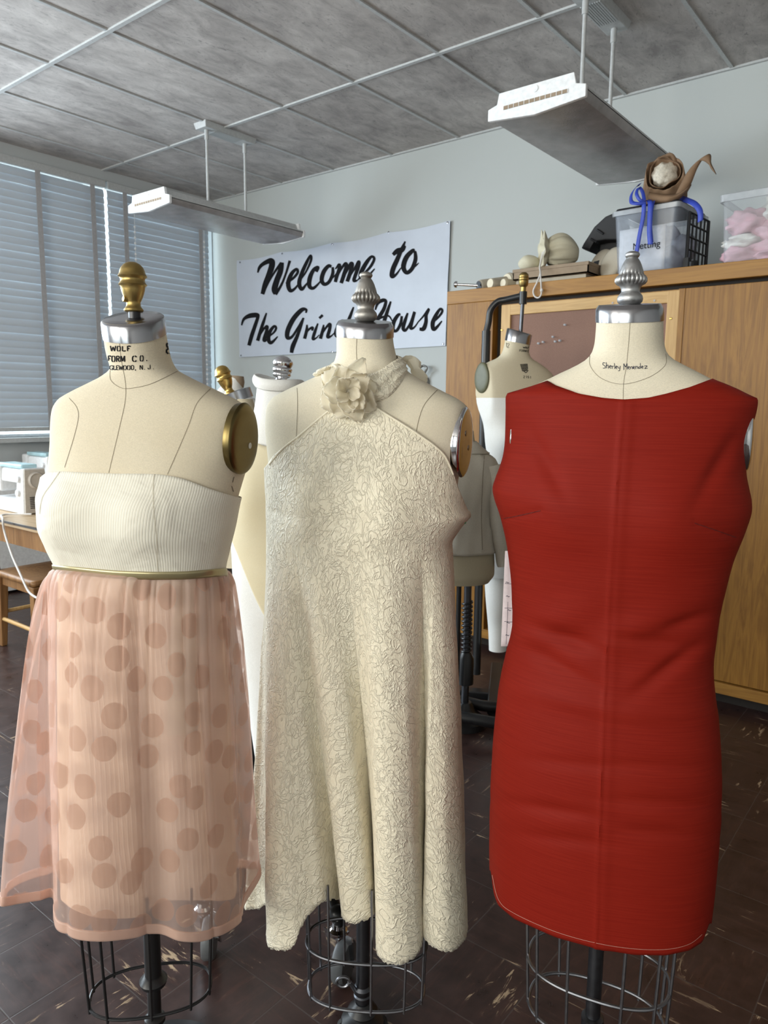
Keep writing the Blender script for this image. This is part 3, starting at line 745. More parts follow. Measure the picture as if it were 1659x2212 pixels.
def finial(A, px, pyb, pyt, prof, mat, root, flute=False, lean=(0, 0, 1), n=48, wk=1.0, v=0.0, name='finial'):
    b = A.P(px, pyb, v); t = A.P(px, pyt, v); h = (t - b).length
    n = 120 if flute else n
    g = Geo(); g.lathe([(r * h * wk, z * h) for r, z in prof], b, lean, n, crown_flute(h) if flute else None)
    return g.build(name, mat, root, 60)
def neck_cap(S, z0, z1, mat, root, top_r=.86, off=.0015, lip=0.0):
    g = Geo(); N = 56
    c1 = sum((S.pt(2 * PI * k / N, z1, 0) for k in range(N)), Vector()) / N
    rows = [[S.pt(2 * PI * k / N, z0, off) for k in range(N)]]
    rows.append([S.pt(2 * PI * k / N, z0 + (z1 - z0) * .35, off * 1.4) for k in range(N)])
    rows.append([S.pt(2 * PI * k / N, z1 - .003, off * 1.4) for k in range(N)])
    top = [S.pt(2 * PI * k / N, z1, off) for k in range(N)]
    rows.append([c1 + (p - c1) * .985 + Vector((0, 0, .0005)) for p in top])
    rows.append([c1 + (p - c1) * .93 + Vector((0, 0, .0025 + lip)) for p in top])
    rows.append([c1 + (p - c1) * .5 + Vector((0, 0, .0028 + lip)) for p in top])
    g.grid(rows, True, True, True); return g.build('neck_cap', mat, root, 35), c1

def line_parts(name, bv, lines, wpx, mt, parent, eps=.0007):
    for ln in lines:
        g = Geo(); decal_lines(g, bv, [ln], wpx, eps=eps)
        if g.v: g.build(name, mt, parent, 0)
def decal_lines(geo, bv, lines, wpx, ox=0, oy=0, sc=1.0, eps=.0007, sub=8):
    for ln in lines: geo.ribbon([(x, y, wpx) for x, y in ln], lambda x, y: hit(bv, ox + x / sc, oy + y / sc, eps), sub)

# stencil / pen letters in a unit box, strokes as point lists
GL = {'W': [[(0, 0), (.22, 1)], [(.22, 1), (.5, .2)], [(.5, .2), (.76, 1)], [(.76, 1), (1, 0)]], 'O': [[(.40, .02), (.1, .2), (.1, .8), (.40, .98)], [(.6, .02), (.9, .2), (.9, .8), (.6, .98)]],
 'L': [[(.2, 0), (.2, 1)], [(.36, .95), (.95, .95), (.95, .8)]], 'F': [[(.2, 0), (.2, 1)], [(.36, .06), (.95, .06), (.95, .22)], [(.36, .5), (.75, .5)]],
 'R': [[(.15, 0), (.15, 1)], [(.32, .05), (.75, .08), (.9, .28), (.72, .48), (.34, .5)], [(.55, .56), (.95, 1)]], 'M': [[(.05, 1), (.08, 0)], [(.16, .05), (.5, .9)], [(.5, .9), (.86, .05)], [(.92, 0), (.95, 1)]],
 'C': [[(.44, .02), (.1, .25), (.1, .75), (.44, .98)], [(.6, .02), (.92, .1), (.92, .28)], [(.6, .98), (.92, .9), (.92, .74)]], '.': [[(.1, .92), (.3, .92)]], ',': [[(.2, .9), (.15, 1.2)]],
 'G': [[(.44, .02), (.1, .25), (.1, .75), (.44, .98)], [(.6, .02), (.92, .1), (.92, .26)], [(.6, .98), (.92, .92), (.92, .58), (.66, .58)]],
 'E': [[(.15, 0), (.15, 1)], [(.32, .05), (.95, .05)], [(.32, .5), (.75, .5)], [(.32, .95), (.95, .95)]], 'D': [[(.15, 0), (.15, 1)], [(.35, .03), (.8, .12), (.92, .5), (.8, .88), (.35, .97)]],
 'N': [[(.1, 0), (.1, 1)], [(.2, .06), (.85, .96)], [(.9, 0), (.9, 1)]], 'J': [[(.7, 0), (.7, .75), (.5, .98)], [(.34, .98), (.08, .88), (.08, .66)]],
 '8': [[(.40, .02), (.14, .14), (.16, .36), (.42, .47)], [(.6, .02), (.86, .14), (.84, .36), (.58, .47)], [(.42, .53), (.08, .68), (.1, .88), (.4, .98)], [(.58, .53), (.92, .68), (.9, .88), (.6, .98)]],
 '1': [[(.3, .15), (.55, 0), (.55, 1)]], '2': [[(.1, .2), (.35, .02), (.8, .08), (.85, .3), (.1, .98), (.95, .98)]], '5': [[(.85, .02), (.2, .02), (.15, .45), (.6, .4), (.9, .65), (.7, .95), (.1, .95)]]}
def letters(geo, mapf, items, w):
    for ch, x, y, wd, ht, *sl in items:
        k = sl[0] if sl else 0.0
        for st in GL[ch]: geo.ribbon([(x + p * wd, y + q * ht + k * p * wd, w) for p, q in st], mapf, 4)

# ---------------------------------------------------------------- left form
AL = Axis(300, 900, 1.35)
LROWS = [(687, 219, 353, .056, .058), (737, 225, 361, .056, .058), (770, 231, 368, .057, .060), (797, 237, 383, .059, .063), (812, 222, 408, .062, .068), (828, 192, 440, .067, .074), (848, 152, 482, .073, .079),
 (866, 124, 518, .078, .083), (888, 112, 545, .084, .088), (920, 108, 556, .092, .093), (960, 107, 552, .096, .098), (1010, 102, 533, .100, .102), (1045, 92, 522, .106, .100), (1080, 84, 512, .110, .096),
 (1130, 87, 503, .108, .092), (1180, 104, 491, .098, .088), (1234, 126, 481, .09, .085), (1300, 142, 468, .068, .075), (1420, 155, 455, .06, .07), (1560, 165, 445, .05, .07)]
zb = AL.uz(300, 1105)[1]
CUTL = (arm_plane(AL, 521, 952, .105, (.78, .62, -.05)), arm_plane(AL, 140, 950, -.09, (-.83, -.55, 0)))[:1]
SL = Skin(AL, LROWS, .58, 2.25, bust=((zb, .062, .082, .05, .018),), tilt=((AL.uz(300, 800)[1], .05, -.30, .115),), cuts=CUTL)
formL = thing('dress_form', 'canvas dress form under the strapless pink dotted dress, with round brass finial', 'dress form', AL.W(0, 0, 0), 'dress forms')
gL = SL.geo(L=150); BL_ = gL.bvh()
gs = gL; gs.cur = 1
decal_lines(gs, BL_, [[(269, 812), (272, 838), (270, 870), (258, 925), (235, 1022)], [(455, 840), (425, 872), (405, 925), (362, 1024)], [(150, 860), (170, 900), (140, 1010)], [(238, 800), (240, 822), (262, 838), (290, 838), (330, 828), (388, 800)], [(258, 738), (262, 775), (269, 812)]], .85)
decal_lines(gs, BL_, [[(505, 1030), (502, 1042)], [(500, 1050), (504, 1062)]], 1.5)
gs.build('torso', [M['canvas'], M['seam']], formL, 50)
g = Geo(); mL = lambda x, y: hit(BL_, x / 2.9625, 400 + y / 2.9625, .0008)
letters(g, mL, [('W', 708, 1028, 34, 34), ('O', 750, 1029, 22, 34), ('L', 780, 1030, 22, 33), ('F', 812, 1028, 22, 34),
 ('F', 692, 1090, 18, 40), ('O', 716, 1092, 22, 38), ('R', 744, 1092, 22, 38), ('M', 772, 1092, 28, 38), ('C', 846, 1092, 26, 38), ('O', 895, 1090, 22, 38), ('.', 932, 1090, 30, 36)], 7)
letters(g, mL, [('G', 703, 1153, 20, 30), ('L', 726, 1153, 16, 30), ('E', 744, 1153, 17, 30), ('W', 763, 1153, 24, 30), ('O', 790, 1153, 20, 30), ('O', 814, 1153, 20, 30), ('D', 838, 1152, 20, 30), (',', 864, 1152, 14, 30), ('N', 894, 1152, 20, 30), ('.', 922, 1152, 20, 30), ('J', 946, 1150, 20, 30), ('.', 978, 1150, 20, 30)], 5)
g.build('lettering', M['ink'], formL, 0); g = Geo()
letters(g, mL, [('8', 1062, 1006, 34, 74)], 10)
g.build('size_number', M['ink'], formL, 0)
cap, cL = neck_cap(SL, SL.z1 - .031, SL.z1 - .001, M['steel'], formL)
Geo().tube([AL.P(291, 706), AL.P(290, 655)], .0105, 14).build('spindle', M['black_iron'], formL)
fl = finial(AL, 289, 674, 566, BELL, M['brass'], formL)
q = AL.P(289, 650, .0); Geo().tube([q, AL.P(266, 645, .008)], .005, 10).build('thumb_screw', M['brass'], fl)
pn = AL.P(520, 952, .0); 
def plate(A, cut, rx, ry, mat, root, lean, name='arm_plate', screws=((0, 0),), dome=.007):
    c, n = cut; up = A.eu * lean[0] + A.ev * lean[1]; up = Vector((up.x, up.y, lean[2])); c = c + n * .004
    p = ellipse_plate(c, n, up, rx, ry, .012, dome).build(name, mat, root, 40)
    u2 = (up - n * up.dot(n)).normalized(); sx = u2.cross(n)
    for a, b in screws:
        Geo().lathe([(.0055, -.002), (.0055, .0006), (.003, .001)], c + sx * a + u2 * b + n * dome, n, 16).build('screw', M['steel'], p)
    return p
plate(AL, CUTL[0], .050, .064, M['plate_olive'], formL, (.14, .05, 1), screws=((.012, -.008),))
uP, _ = AL.uz(331, 2105)
pole_base(AL, uP, 0, AL.uz(330, 1570)[1], .0135, formL, M['black_iron'])
zc = AL.uz(331, 2112)[1]; p = AL.W(uP, 0, zc)
Geo().lathe([(.0135, -.012), (.026, -.012), (.028, -.004), (.020, .006), (.0135, .010)], p, n=28).build('pole_collar', M['black_iron'], formL)
Geo().lathe([(.0165, 0), (.0165, AL.uz(330, 1600)[1] - zc)], p, n=20).build('pole_sleeve', M['black_iron'], formL)
Geo().lathe([(.0135, -.008), (.021, -.008), (.021, 0), (.0135, .006)], AL.W(uP, 0, AL.uz(335, 2196)[1]), n=24).build('pole_collar', M['black_iron'], formL)
cage(AL, 327, 2138, .119, .070, M['black_iron'], formL, 10, .26, (0,), .12, ph=.28, top=1.12)

# ---------------------------------------------------------------- middle form
AC = Axis(790, 900, 1.52)
CROWS = [(700, 728, 848, .055, .057), (729, 727, 849, .055, .057), (760, 727, 854, .056, .058), (782, 722, 862, .058, .062), (798, 706, 877, .062, .068), (812, 686, 896, .066, .072), (828, 652, 925, .071, .076),
 (845, 616, 958, .076, .08), (862, 588, 992, .082, .084), (880, 577, 1012, .086, .087), (900, 574, 1020, .09, .09), (930, 573, 1021, .095, .094), (970, 576, 1014, .099, .098), (1010, 580, 994, .102, .10),
 (1050, 583, 988, .106, .098), (1110, 586, 982, .106, .094), (1200, 598, 962, .096, .088), (1260, 622, 940, .070, .080), (1400, 640, 930, .055, .08), (1560, 650, 925, .05, .08)]
zbc = AC.uz(790, 1090)[1]
CUTC = (arm_plane(AC, 998, 960, .07, (.895, .445, -.03)), arm_plane(AC, 583, 955, -.06, (-.95, -.3, 0)))[:1]
SCN = Skin(AC, CROWS, .30, 2.25, bust=((zbc, .062, .085, .05, .018),), tilt=((AC.uz(790, 780)[1], .06, -.19, -.02),), cuts=CUTC)
formC = thing('dress_form', 'canvas dress form under the ivory halter dress, with fluted grey finial', 'dress form', AC.W(0, 0, 0), 'dress forms')
gC = SCN.geo(L=150); BC = gC.bvh(); gC.cur = 1
decal_lines(gC, BC, [[(771, 730), (770, 760), (772, 800), (770, 850)], [(642, 838), (643, 880), (640, 950)], [(945, 842), (918, 872), (905, 905), (897, 945)]], .9)
gC.build('torso', [M['canvas_pale'], M['seam']], formC, 50)
neck_cap(SCN, AC.uz(790, 727)[1], SCN.z1 - .0005, M['steel'], formC, lip=.003)
finial(AC, 790, 696, 587, CROWN, M['cast'], formC, True)
plate(AC, CUTC[0], .047, .070, M['chrome'], formC, (.13, 0, 1), screws=((.010, -.006), (-.012, .022)))
uP, _ = AC.uz(784, 2050)
pole_base(AC, uP, 0, AC.uz(785, 1540)[1], .0135, formC, M['grey_pole'], .05)
Geo().lathe([(.0155, 0), (.0155, .52)], AC.W(uP, 0, AC.uz(784, 2140)[1]), n=20).build('pole_sleeve', M['grey_pole'], formC)
pc = AC.W(uP, 0, AC.uz(784, 2142)[1])
Geo().lathe([(.0155, -.018), (.0205, -.016), (.021, -.006), (.018, -.003), (.021, .002), (.021, .012), (.0155, .018)], pc, n=28).build('pole_collar', M['grey_pole'], formC)
rg = AC.P(741, 2121, .03)
Geo().tube([rg + AC.eu.to_3d() * .0145 * math.cos(t * PI / 12) + Vector((0, 0, .0125 * math.sin(t * PI / 12))) for t in range(24)], .0036, 8, closed=True).build('locking_ring', M['wire_grey'], formC)
Geo().tube([rg + AC.eu.to_3d() * .0145, pc + AC.eu.to_3d() * -.015], .005, 10).build('locking_screw', M['wire_grey'], formC)
cage(AC, 791, 2131, .134, .072, M['wire_grey'], formC, 11, .30, (0, .118), .10, wr=.003, rr=.0036, top=1.07, ph=.35)

# ---------------------------------------------------------------- right form
AR = Axis(1362, 900, 1.30)
RROWS = [(664, 1289, 1431, .057, .058), (696, 1288, 1433, .057, .058), (735, 1285, 1434, .058, .06), (762, 1278, 1440, .060, .064), (778, 1264, 1456, .063, .067), (792, 1240, 1482, .066, .071), (806, 1210, 1510, .069, .074),
 (822, 1178, 1542, .073, .077), (838, 1142, 1580, .077, .080), (856, 1112, 1612, .081, .083), (880, 1104, 1622, .086, .086), (930, 1106, 1612, .092, .092), (1000, 1104, 1600, .098, .096), (1060, 1092, 1605, .106, .096),
 (1110, 1092, 1602, .107, .094), (1200, 1110, 1568, .098, .09), (1350, 1120, 1530, .092, .088), (1550, 1090, 1545, .105, .105), (1750, 1080, 1540, .11, .11), (1950, 1085, 1520, .11, .11)]
zbr = AR.uz(1360, 1105)[1]
CUTR = (arm_plane(AR, 1611, 948, .0, (.99, .10, 0)), arm_plane(AR, 1113, 948, .0, (-.99, .10, 0)))
SR = Skin(AR, RROWS, .03, 2.25, bust=((zbr, .065, .092, .055, .016),), tilt=((AR.uz(1360, 790)[1], .07, -.15, 0),), cuts=CUTR)
formR = thing('dress_form', 'canvas dress form under the red sheath dress, name written on its neck', 'dress form', AR.W(0, 0, 0), 'dress forms')
gR = SR.geo(L=150); BR = gR.bvh(); gR.cur = 1
decal_lines(gR, BR, [[(1361, 697), (1358, 740), (1353, 790), (1347, 828), (1346, 870)], [(1276, 760), (1275, 790), (1300, 818), (1345, 830), (1400, 816), (1436, 790), (1438, 765)]], .8)
gR.build('torso', [M['canvas_pale'], M['seam']], formR, 50)
# name handwritten in pen on the neck
g = Geo(); mR = lambda x, y: hit(BR, 940 + x / 2.307, 320 + y / 2.307, .0008)
HAND = [[(848, 1072), (838, 1070), (836, 1080), (846, 1086), (847, 1096), (836, 1098)], [(853, 1068), (853, 1098)], [(853, 1086), (862, 1082), (863, 1099)], [(868, 1092), (877, 1088), (873, 1083), (868, 1092), (876, 1099)], [(881, 1085), (882, 1100)], [(882, 1090), (889, 1086)],
 [(893, 1072), (895, 1101)], [(899, 1095), (907, 1090), (902, 1086), (899, 1095), (907, 1102)], [(911, 1088), (913, 1097), (919, 1096)], [(922, 1086), (919, 1108), (912, 1110)],
 [(940, 1074), (940, 1106)], [(940, 1074), (948, 1092)], [(948, 1092), (956, 1074)], [(956, 1074), (957, 1104)], [(962, 1096), (968, 1092), (964, 1088), (961, 1096), (969, 1103)], [(973, 1090), (974, 1102)], [(974, 1092), (982, 1090), (983, 1102)], [(987, 1096), (994, 1092), (989, 1088), (986, 1096), (995, 1102)],
 [(999, 1086), (1000, 1101)], [(1000, 1090), (1008, 1088), (1009, 1100)], [(1022, 1072), (1023, 1098)], [(1022, 1090), (1014, 1092), (1015, 1099), (1023, 1096)], [(1028, 1094), (1036, 1090), (1031, 1086), (1028, 1095), (1037, 1099)], [(1042, 1086), (1056, 1086), (1044, 1099), (1058, 1098)]]
for s in HAND: g.ribbon([(x, y, 2.7) for x, y in s], mR, 4)
g.build('handwriting', M['pen'], formR, 0)
neck_cap(SR, AR.uz(1360, 694)[1], SR.z1 - .0005, M['steel'], formR, lip=.003)
Geo().tube([AR.P(1360, 672), AR.P(1360, 655)], .014, 14).build('spindle', M['black_iron'], formR)
finial(AR, 1360, 661, 543, CROWN, M['cast_silver'], formR, True)
plate(AR, CUTR[0], .045, .058, M['chrome'], formR, (.10, 0, 1))
plate(AR, CUTR[1], .045, .058, M['chrome'], formR, (0, 0, 1))
uP, _ = AR.uz(1285, 2110)
pole_base(AR, uP, 0, AR.uz(1290, 1900)[1], .0145, formR, M['grey_pole'], .16)
Geo().lathe([(.0145, -.012), (.022, -.010), (.022, .008), (.0145, .012)], AR.W(uP, 0, AR.uz(1285, 2205)[1]), n=24).build('pole_collar', M['grey_pole'], formR)
cage(AR, 1285, 2185, .130, .085, M['wire_grey'], formR, 11, .30, (0, .098), .10, wr=.0032, rr=.0036, top=1.10, ph=.1)
# ------------------------------------------------------------------ garment shells
def arclen_cols(rows, j):
    r = rows[j]; out = [0.0]
    for a, b in zip(r, r[1:]): out.append(out[-1] + (b - a).length)
    return out
def shell(rows, jref=None, closed=False, level=False):
    """mesh of a cloth surface, with its own length as UV"""
    if closed: rows = [r + [r[0]] for r in rows]
    jref = len(rows) // 2 if jref is None else jref
    cu = arclen_cols(rows, jref); n = len(rows[0]); cv = [[0.0] * n]
    for a, b in zip(rows, rows[1:]): cv.append([c + (q - p).length for c, p, q in zip(cv[-1], a, b)])
    if level: cv = [[-p.z for p in r] for r in rows]
    g = Geo(); g.grid(rows, uvs=lambda j, i: (cu[i], -cv[j][i])); return g
def solidify(o, th, offset=-1):
    m = o.modifiers.new('thickness', 'SOLIDIFY'); m.thickness = th; m.offset = offset; return o

# ---------------------------------------------------------------- strapless dress on the left form
drL = thing('dress', 'strapless dress with cream corded bodice and sheer pink dotted skirt', 'dress', AL.W(0, 0, AL.uz(300, 2030)[1]), 'dresses on the forms')
BROWS = [(1010, 96, 530, .104, .106), (1045, 88, 525, .111, .104), (1080, 80, 516, .116, .100), (1130, 83, 506, .114, .096), (1180, 101, 494, .103, .091), (1236, 124, 484, .094, .089), (1250, 122, 486, .096, .09)]
BS = Skin(AL, BROWS, .58, 2.25, bust=((zb, .060, .082, .052, .016),), M_=60)
topc = [(88, 1034), (105, 1020), (125, 1017), (200, 1021), (260, 1023), (335, 1022), (390, 1031), (430, 1047), (455, 1057), (490, 1068), (516, 1076)]
N = 132; z_w = AL.uz(300, 1236)[1]; rows = []; ph = [-PI * .5 + 2 * PI * k / N for k in range(N)]
wz = [(90, 1226), (125, 1226), (250, 1238), (330, 1241), (400, 1240), (485, 1233)]
zt = [BS.zcol(p, topc, z=AL.uz(300, 1030)[1]) if math.sin(p) > -.25 else AL.uz(300, 1072)[1] for p in ph]
zw = [BS.zcol(p, wz, z=z_w) if math.sin(p) > -.25 else z_w for p in ph]
for arr in (zt, zw):
    for _ in range(3): arr[:] = [(arr[i - 1] + 2 * arr[i] + arr[(i + 1) % N]) / 4 for i in range(N)]
for j in range(37): rows.append([BS.pt(p, a + (b - a) * j / 36, .0035) for p, a, b in zip(ph, zt, zw)])
g = shell(rows, 14, True); bod = solidify(g.build('bodice', M['corded'], drL, 60), .002)
BB_ = g.bvh(); line_parts('seam', BB_, [[(333, 1024), (331, 1060), (333, 1110), (338, 1160), (341, 1236)], [(130, 1019), (112, 1045), (92, 1075), (86, 1110)]], 1.2, M['seam_pale'], bod, .0011)
# gold ribbon round the waist
rows = [[BS.pt(p, b + .006 - .015 * j / 3, .0055 + .0014 * math.sin(PI * j / 3)) for p, b in zip(ph, zw)] for j in range(4)]
solidify(shell(rows, 1, True).build('waist_ribbon', M['gold'], drL, 60), .0012)
# skirt: hem plan measured round the form, (px, py, v)
HEM = [(2, 1957, -.02), (40, 1952, -.035), (85, 1944, -.05), (115, 1940, -.062), (117, 1985, .045), (128, 2012, .09), (165, 2028, .115), (220, 2033, .124), (290, 2026, .112), (345, 2017, .098), (388, 2032, .112), (435, 2033, .108), (482, 2018, .085), (522, 1988, .03),
 (527, 1955, -.03), (565, 1885, -.09), (530, 1875, -.16), (400, 1865, -.22), (270, 1865, -.24), (150, 1875, -.22), (50, 1905, -.16), (8, 1935, -.08)]
def hem_ring(A, pts, n_front, n_back, kf, sub=14):
    """pts given left to right along the front (first kf of them) then back round; returns evenly spaced (point, angle) pairs"""
    w = [A.P(x, y, v) for x, y, v in pts]; sp = vspline(w, sub, True); F_, B_ = sp[:(kf - 1) * sub + 1], sp[(kf - 1) * sub:] + [sp[0]]
    def even(ps, n):
        c = [0.0]
        for a, b in zip(ps, ps[1:]): c.append(c[-1] + (b.xy - a.xy).length + .35 * abs(b.z - a.z))
        out = []; i = 0
        for k in range(n):
            d = c[-1] * k / n
            while c[i + 1] < d: i += 1
            t = (d - c[i]) / max(c[i + 1] - c[i], 1e-9); out.append(ps[i].lerp(ps[i + 1], t))
        return out
    f, b = even(F_, n_front), even(B_, n_back)
    return [(p, PI * (1 - k / n_front)) for k, p in enumerate(f)] + [(p, -PI * k / n_back) for k, p in enumerate(b)]
ring = hem_ring(AL, HEM, 260, 120, 14)
def skirt_rows(A, S, ring, z0f, n, ease, gather, off, t0=0.0, t1=1.0):
    rows = []
    for j in range(n + 1):
        t = t0 + (t1 - t0) * j / n; row = []
        for i, (h, a) in enumerate(ring):
            top = S.pt(a, z0f(a), off); w = ease(t); xy = top.xy.lerp(h.xy, w); z = top.z + (h.z - top.z) * t
            if gather:
                d = (xy - A.ax); l = d.length
                xy = A.ax + d * (1 + gather(a, t, i) / l)
            row.append(Vector((xy.x, xy.y, z)))
        rows.append(row)
    return rows
zwf = lambda a: zw[int(round((a + PI * .5) / (2 * PI) * N)) % N]
def crease(x, p=4): return (1 - abs(math.sin(x))) ** p
def gath(a, t, i):
    k = min(1, t * 25)
    return k * (-.011 * (1 - .45 * t) * crease(5.3 * a + .5 * math.sin(2.7 * a) + .35 * t) - .008 * math.exp(-3.2 * t) * crease(11.5 * a + 1.2 + .8 * math.sin(4 * a)) - .006 * math.exp(-7 * t) * crease(19 * a, 3)
                + .006 * math.exp(-6 * t) + .004 * math.sin(9 * a + 3 * t) * math.sin(PI * t))
easeL = lambda t: .86 * t ** .36 + .14 * t
rows = skirt_rows(AL, BS, ring, zwf, 84, easeL, gath, .003, 0, .972)
shell(rows, 60, True).build('overskirt', M['organza'], drL, 70)
rows = skirt_rows(AL, BS, ring, zwf, 6, easeL, gath, .003, .972, 1.0)
g = shell(rows, 3, True); hb = solidify(g.build('hem_band', M['organza_hem'], drL, 70), .003, 0)
# lining under the sheer layer
LHEM = [(128, 1925, -.05), (126, 1940, -.02), (132, 1950, .03), (160, 1970, .07), (215, 1986, .088), (300, 1984, .085), (330, 1962, .07), (360, 1948, .06), (440, 1946, .055), (490, 1945, .03), (512, 1935, -.02), (505, 1900, -.10), (420, 1880, -.16), (270, 1875, -.18), (180, 1885, -.15), (140, 1905, -.10)]
ringl = hem_ring(AL, LHEM, 130, 60, 11)
rows = skirt_rows(AL, BS, ringl, zwf, 40, lambda t: t ** .55, lambda a, t, i: .003 * math.sin(13 * a) * math.sin(PI * t) - .004 * min(1, t * 8), -.002)
shell(rows, 25, True).build('lining', M['lining'], drL, 70)

# ---------------------------------------------------------------- halter dress on the middle form
drC = thing('dress', 'ivory crinkled silk halter dress with fabric flower and cascading uneven hem', 'dress', AC.W(0, 0, AC.uz(790, 2060)[1]), 'dresses on the forms')
DROWS = [(868, 586, 1000, .089, .09), (895, 574, 1020, .094, .094), (960, 572, 1014, .104, .102), (1005, 575, 1004, .108, .105), (1060, 577, 1003, .112, .103), (1088, 579, 1006, .113, .101), (1104, 579, 1013, .113, .10), (1116, 579, 1003, .113, .10), (1135, 580, 988, .113, .10), (1165, 580, 972, .112, .10), (1250, 584, 970, .112, .10)]
DS = Skin(AC, DROWS, .30, 2.2, bust=((zbc, .065, .085, .052, .018),), M_=70)
topC = [(572, 1012), (580, 1002), (592, 984), (612, 967), (642, 943), (700, 893), (730, 872), (800, 868), (818, 884), (860, 908), (900, 933), (940, 962), (962, 985), (978, 1022), (990, 1058), (1009, 1103)]
HEMC = [(531, 1962, -.085), (556, 1963, -.07), (580, 1958, -.03), (577, 2035, .05), (602, 2052, .085), (634, 2042, .095), (652, 1998, .09), (676, 1964, .08), (700, 1946, .065), (737, 1943, .005), (741, 1983, .06), (768, 1991, .085), (805, 1974, .07), (819, 1948, -.005), (813, 2040, .085), (828, 2072, .112), (855, 2081, .122), (890, 2070, .112), (911, 2036, .085),
 (922, 1955, -.015), (913, 2008, .07), (930, 2040, .09), (970, 2054, .09), (1004, 2030, .05), (1008, 1990, -.02),
 (990, 1945, -.12), (900, 1920, -.19), (770, 1915, -.21), (640, 1925, -.20), (545, 1945, -.14)]
ringc = hem_ring(AC, HEMC, 330, 90, 25)
z160 = AC.uz(790, 1165)[1]
zts = [DS.zcol(a, topC, .003, AC.uz(790, 960)[1]) if math.sin(a) > -.05 else AC.uz(790, 1095)[1] for h, a in ringc]
for _ in range(4): zts = [(zts[i - 1] + 2 * zts[i] + zts[(i + 1) % len(zts)]) / 4 for i in range(len(zts))]
rows = [[DS.pt(a, zt_ + (z160 - zt_) * j / 40, .0035) for (h, a), zt_ in zip(ringc, zts)] for j in range(40)]
def gathC(a, t, i): return .0022 * math.sin(9 * a + 3 * t) * math.sin(PI * t) + .0016 * wob(a * 6, t * 9) * min(1, 4 * t)
def frayed(a, t, i): return gathC(a, t, i)
rows += skirt_rows(AC, DS, ringc, lambda a: z160, 92, lambda t: t ** .88, gathC, .0035)
rnd = random.Random(3); rows[-1] = [p + Vector((rnd.uniform(-.001, .001), rnd.uniform(-.001, .001), rnd.uniform(-.0045, .0015))) for p in rows[-1]]
g = shell(rows, 90, True); bodC = solidify(g.build('gown', M['crinkle'], drC, 70), .0016); BDC = g.bvh()
for arr in ([(642, 943), (700, 893), (735, 868)], [(808, 876), (860, 908), (905, 937), (940, 962), (962, 985), (978, 1022)], [(640, 944), (610, 968), (583, 1000)]):
    pts = [hit(BDC, x, y + 3, .001) for x, y, *_ in spline(arr, 6)]; pts = [p for p in pts if p]
    if len(pts) > 3: Geo().tube(pts, .0022, 6).build('neckline_binding', M['crinkle'], drC)
# zip pull at the side
zp = AC.P(1005, 1104, .075); g = Geo(); g.tube(vspline([zp, zp + Vector((.001, .0, -.008)), zp + Vector((.0, .001, -.02)), zp + Vector((-.001, .001, -.026))], 4), [.001] * 4 + [.0022] * 8 + [.001], 8); g.build('zip_pull', M['green'], drC)
# collar band round the neck
lo = [(712, 792), (722, 806), (738, 860), (800, 880), (832, 864), (858, 836), (878, 812), (892, 795)]; up = [(700, 812), (722, 778), (745, 800), (790, 812), (820, 800), (845, 782), (866, 771), (884, 768)]
rows = []; Nn = 72; pp = [2 * PI * k / Nn for k in range(Nn)]
def bandz(c, a, zb_, off): return SCN.zcol(a, c, off, zb_) if math.sin(a) > -.15 else None
zu = [bandz(up, a, AC.uz(790, 790)[1], .006) for a in pp]; zl = [bandz(lo, a, AC.uz(790, 830)[1], .010) for a in pp]
bu, bl_ = AC.uz(790, 766)[1], AC.uz(790, 792)[1]
zu = [z if z is not None else bu for z in zu]; zl = [z if z is not None else bl_ for z in zl]
for _ in range(4):
    zu = [(zu[i - 1] + 2 * zu[i] + zu[(i + 1) % Nn]) / 4 for i in range(Nn)]; zl = [(zl[i - 1] + 2 * zl[i] + zl[(i + 1) % Nn]) / 4 for i in range(Nn)]
for j in range(13):
    t = j / 12; rows.append([SCN.pt(a, u + (l - u) * t, .004 + .009 * math.sin(PI * min(1, t * 1.1)) ** .7 + .0022 * math.sin(5 * PI * t + 2 * math.sin(a * 2)) + .001 * wob(a * 5, t * 8)) for a, u, l in zip(pp, zu, zl)])
solidify(shell(rows, 6, True).build('halter_band', M['crinkle'], drC, 70), .002)
# knot where the band ties at the back of the neck
g = Geo(); kp = [AC.P(878, 776, -.012), AC.P(893, 782, -.02), AC.P(899, 800, -.02), AC.P(910, 818, -.03), AC.P(912, 832, -.04)]
kp = vspline(kp, 8); rows = []
for i, p in enumerate(kp):
    t = i / (len(kp) - 1); r = .010 + .005 * abs(math.sin(7 * t)) - .003 * t
    rows.append([p + AC.eu.to_3d() * math.cos(a) * r * (1 + .18 * math.sin(5 * a + 9 * t)) + Vector((AC.ev.x, AC.ev.y, .7)) .normalized() * math.sin(a) * r * (1 + .18 * math.sin(4 * a + 7 * t)) for a in [2 * PI * k / 20 for k in range(20)]])
g.grid(rows, True, True, True); g.build('neck_tie', M['petal'], drC, 70)
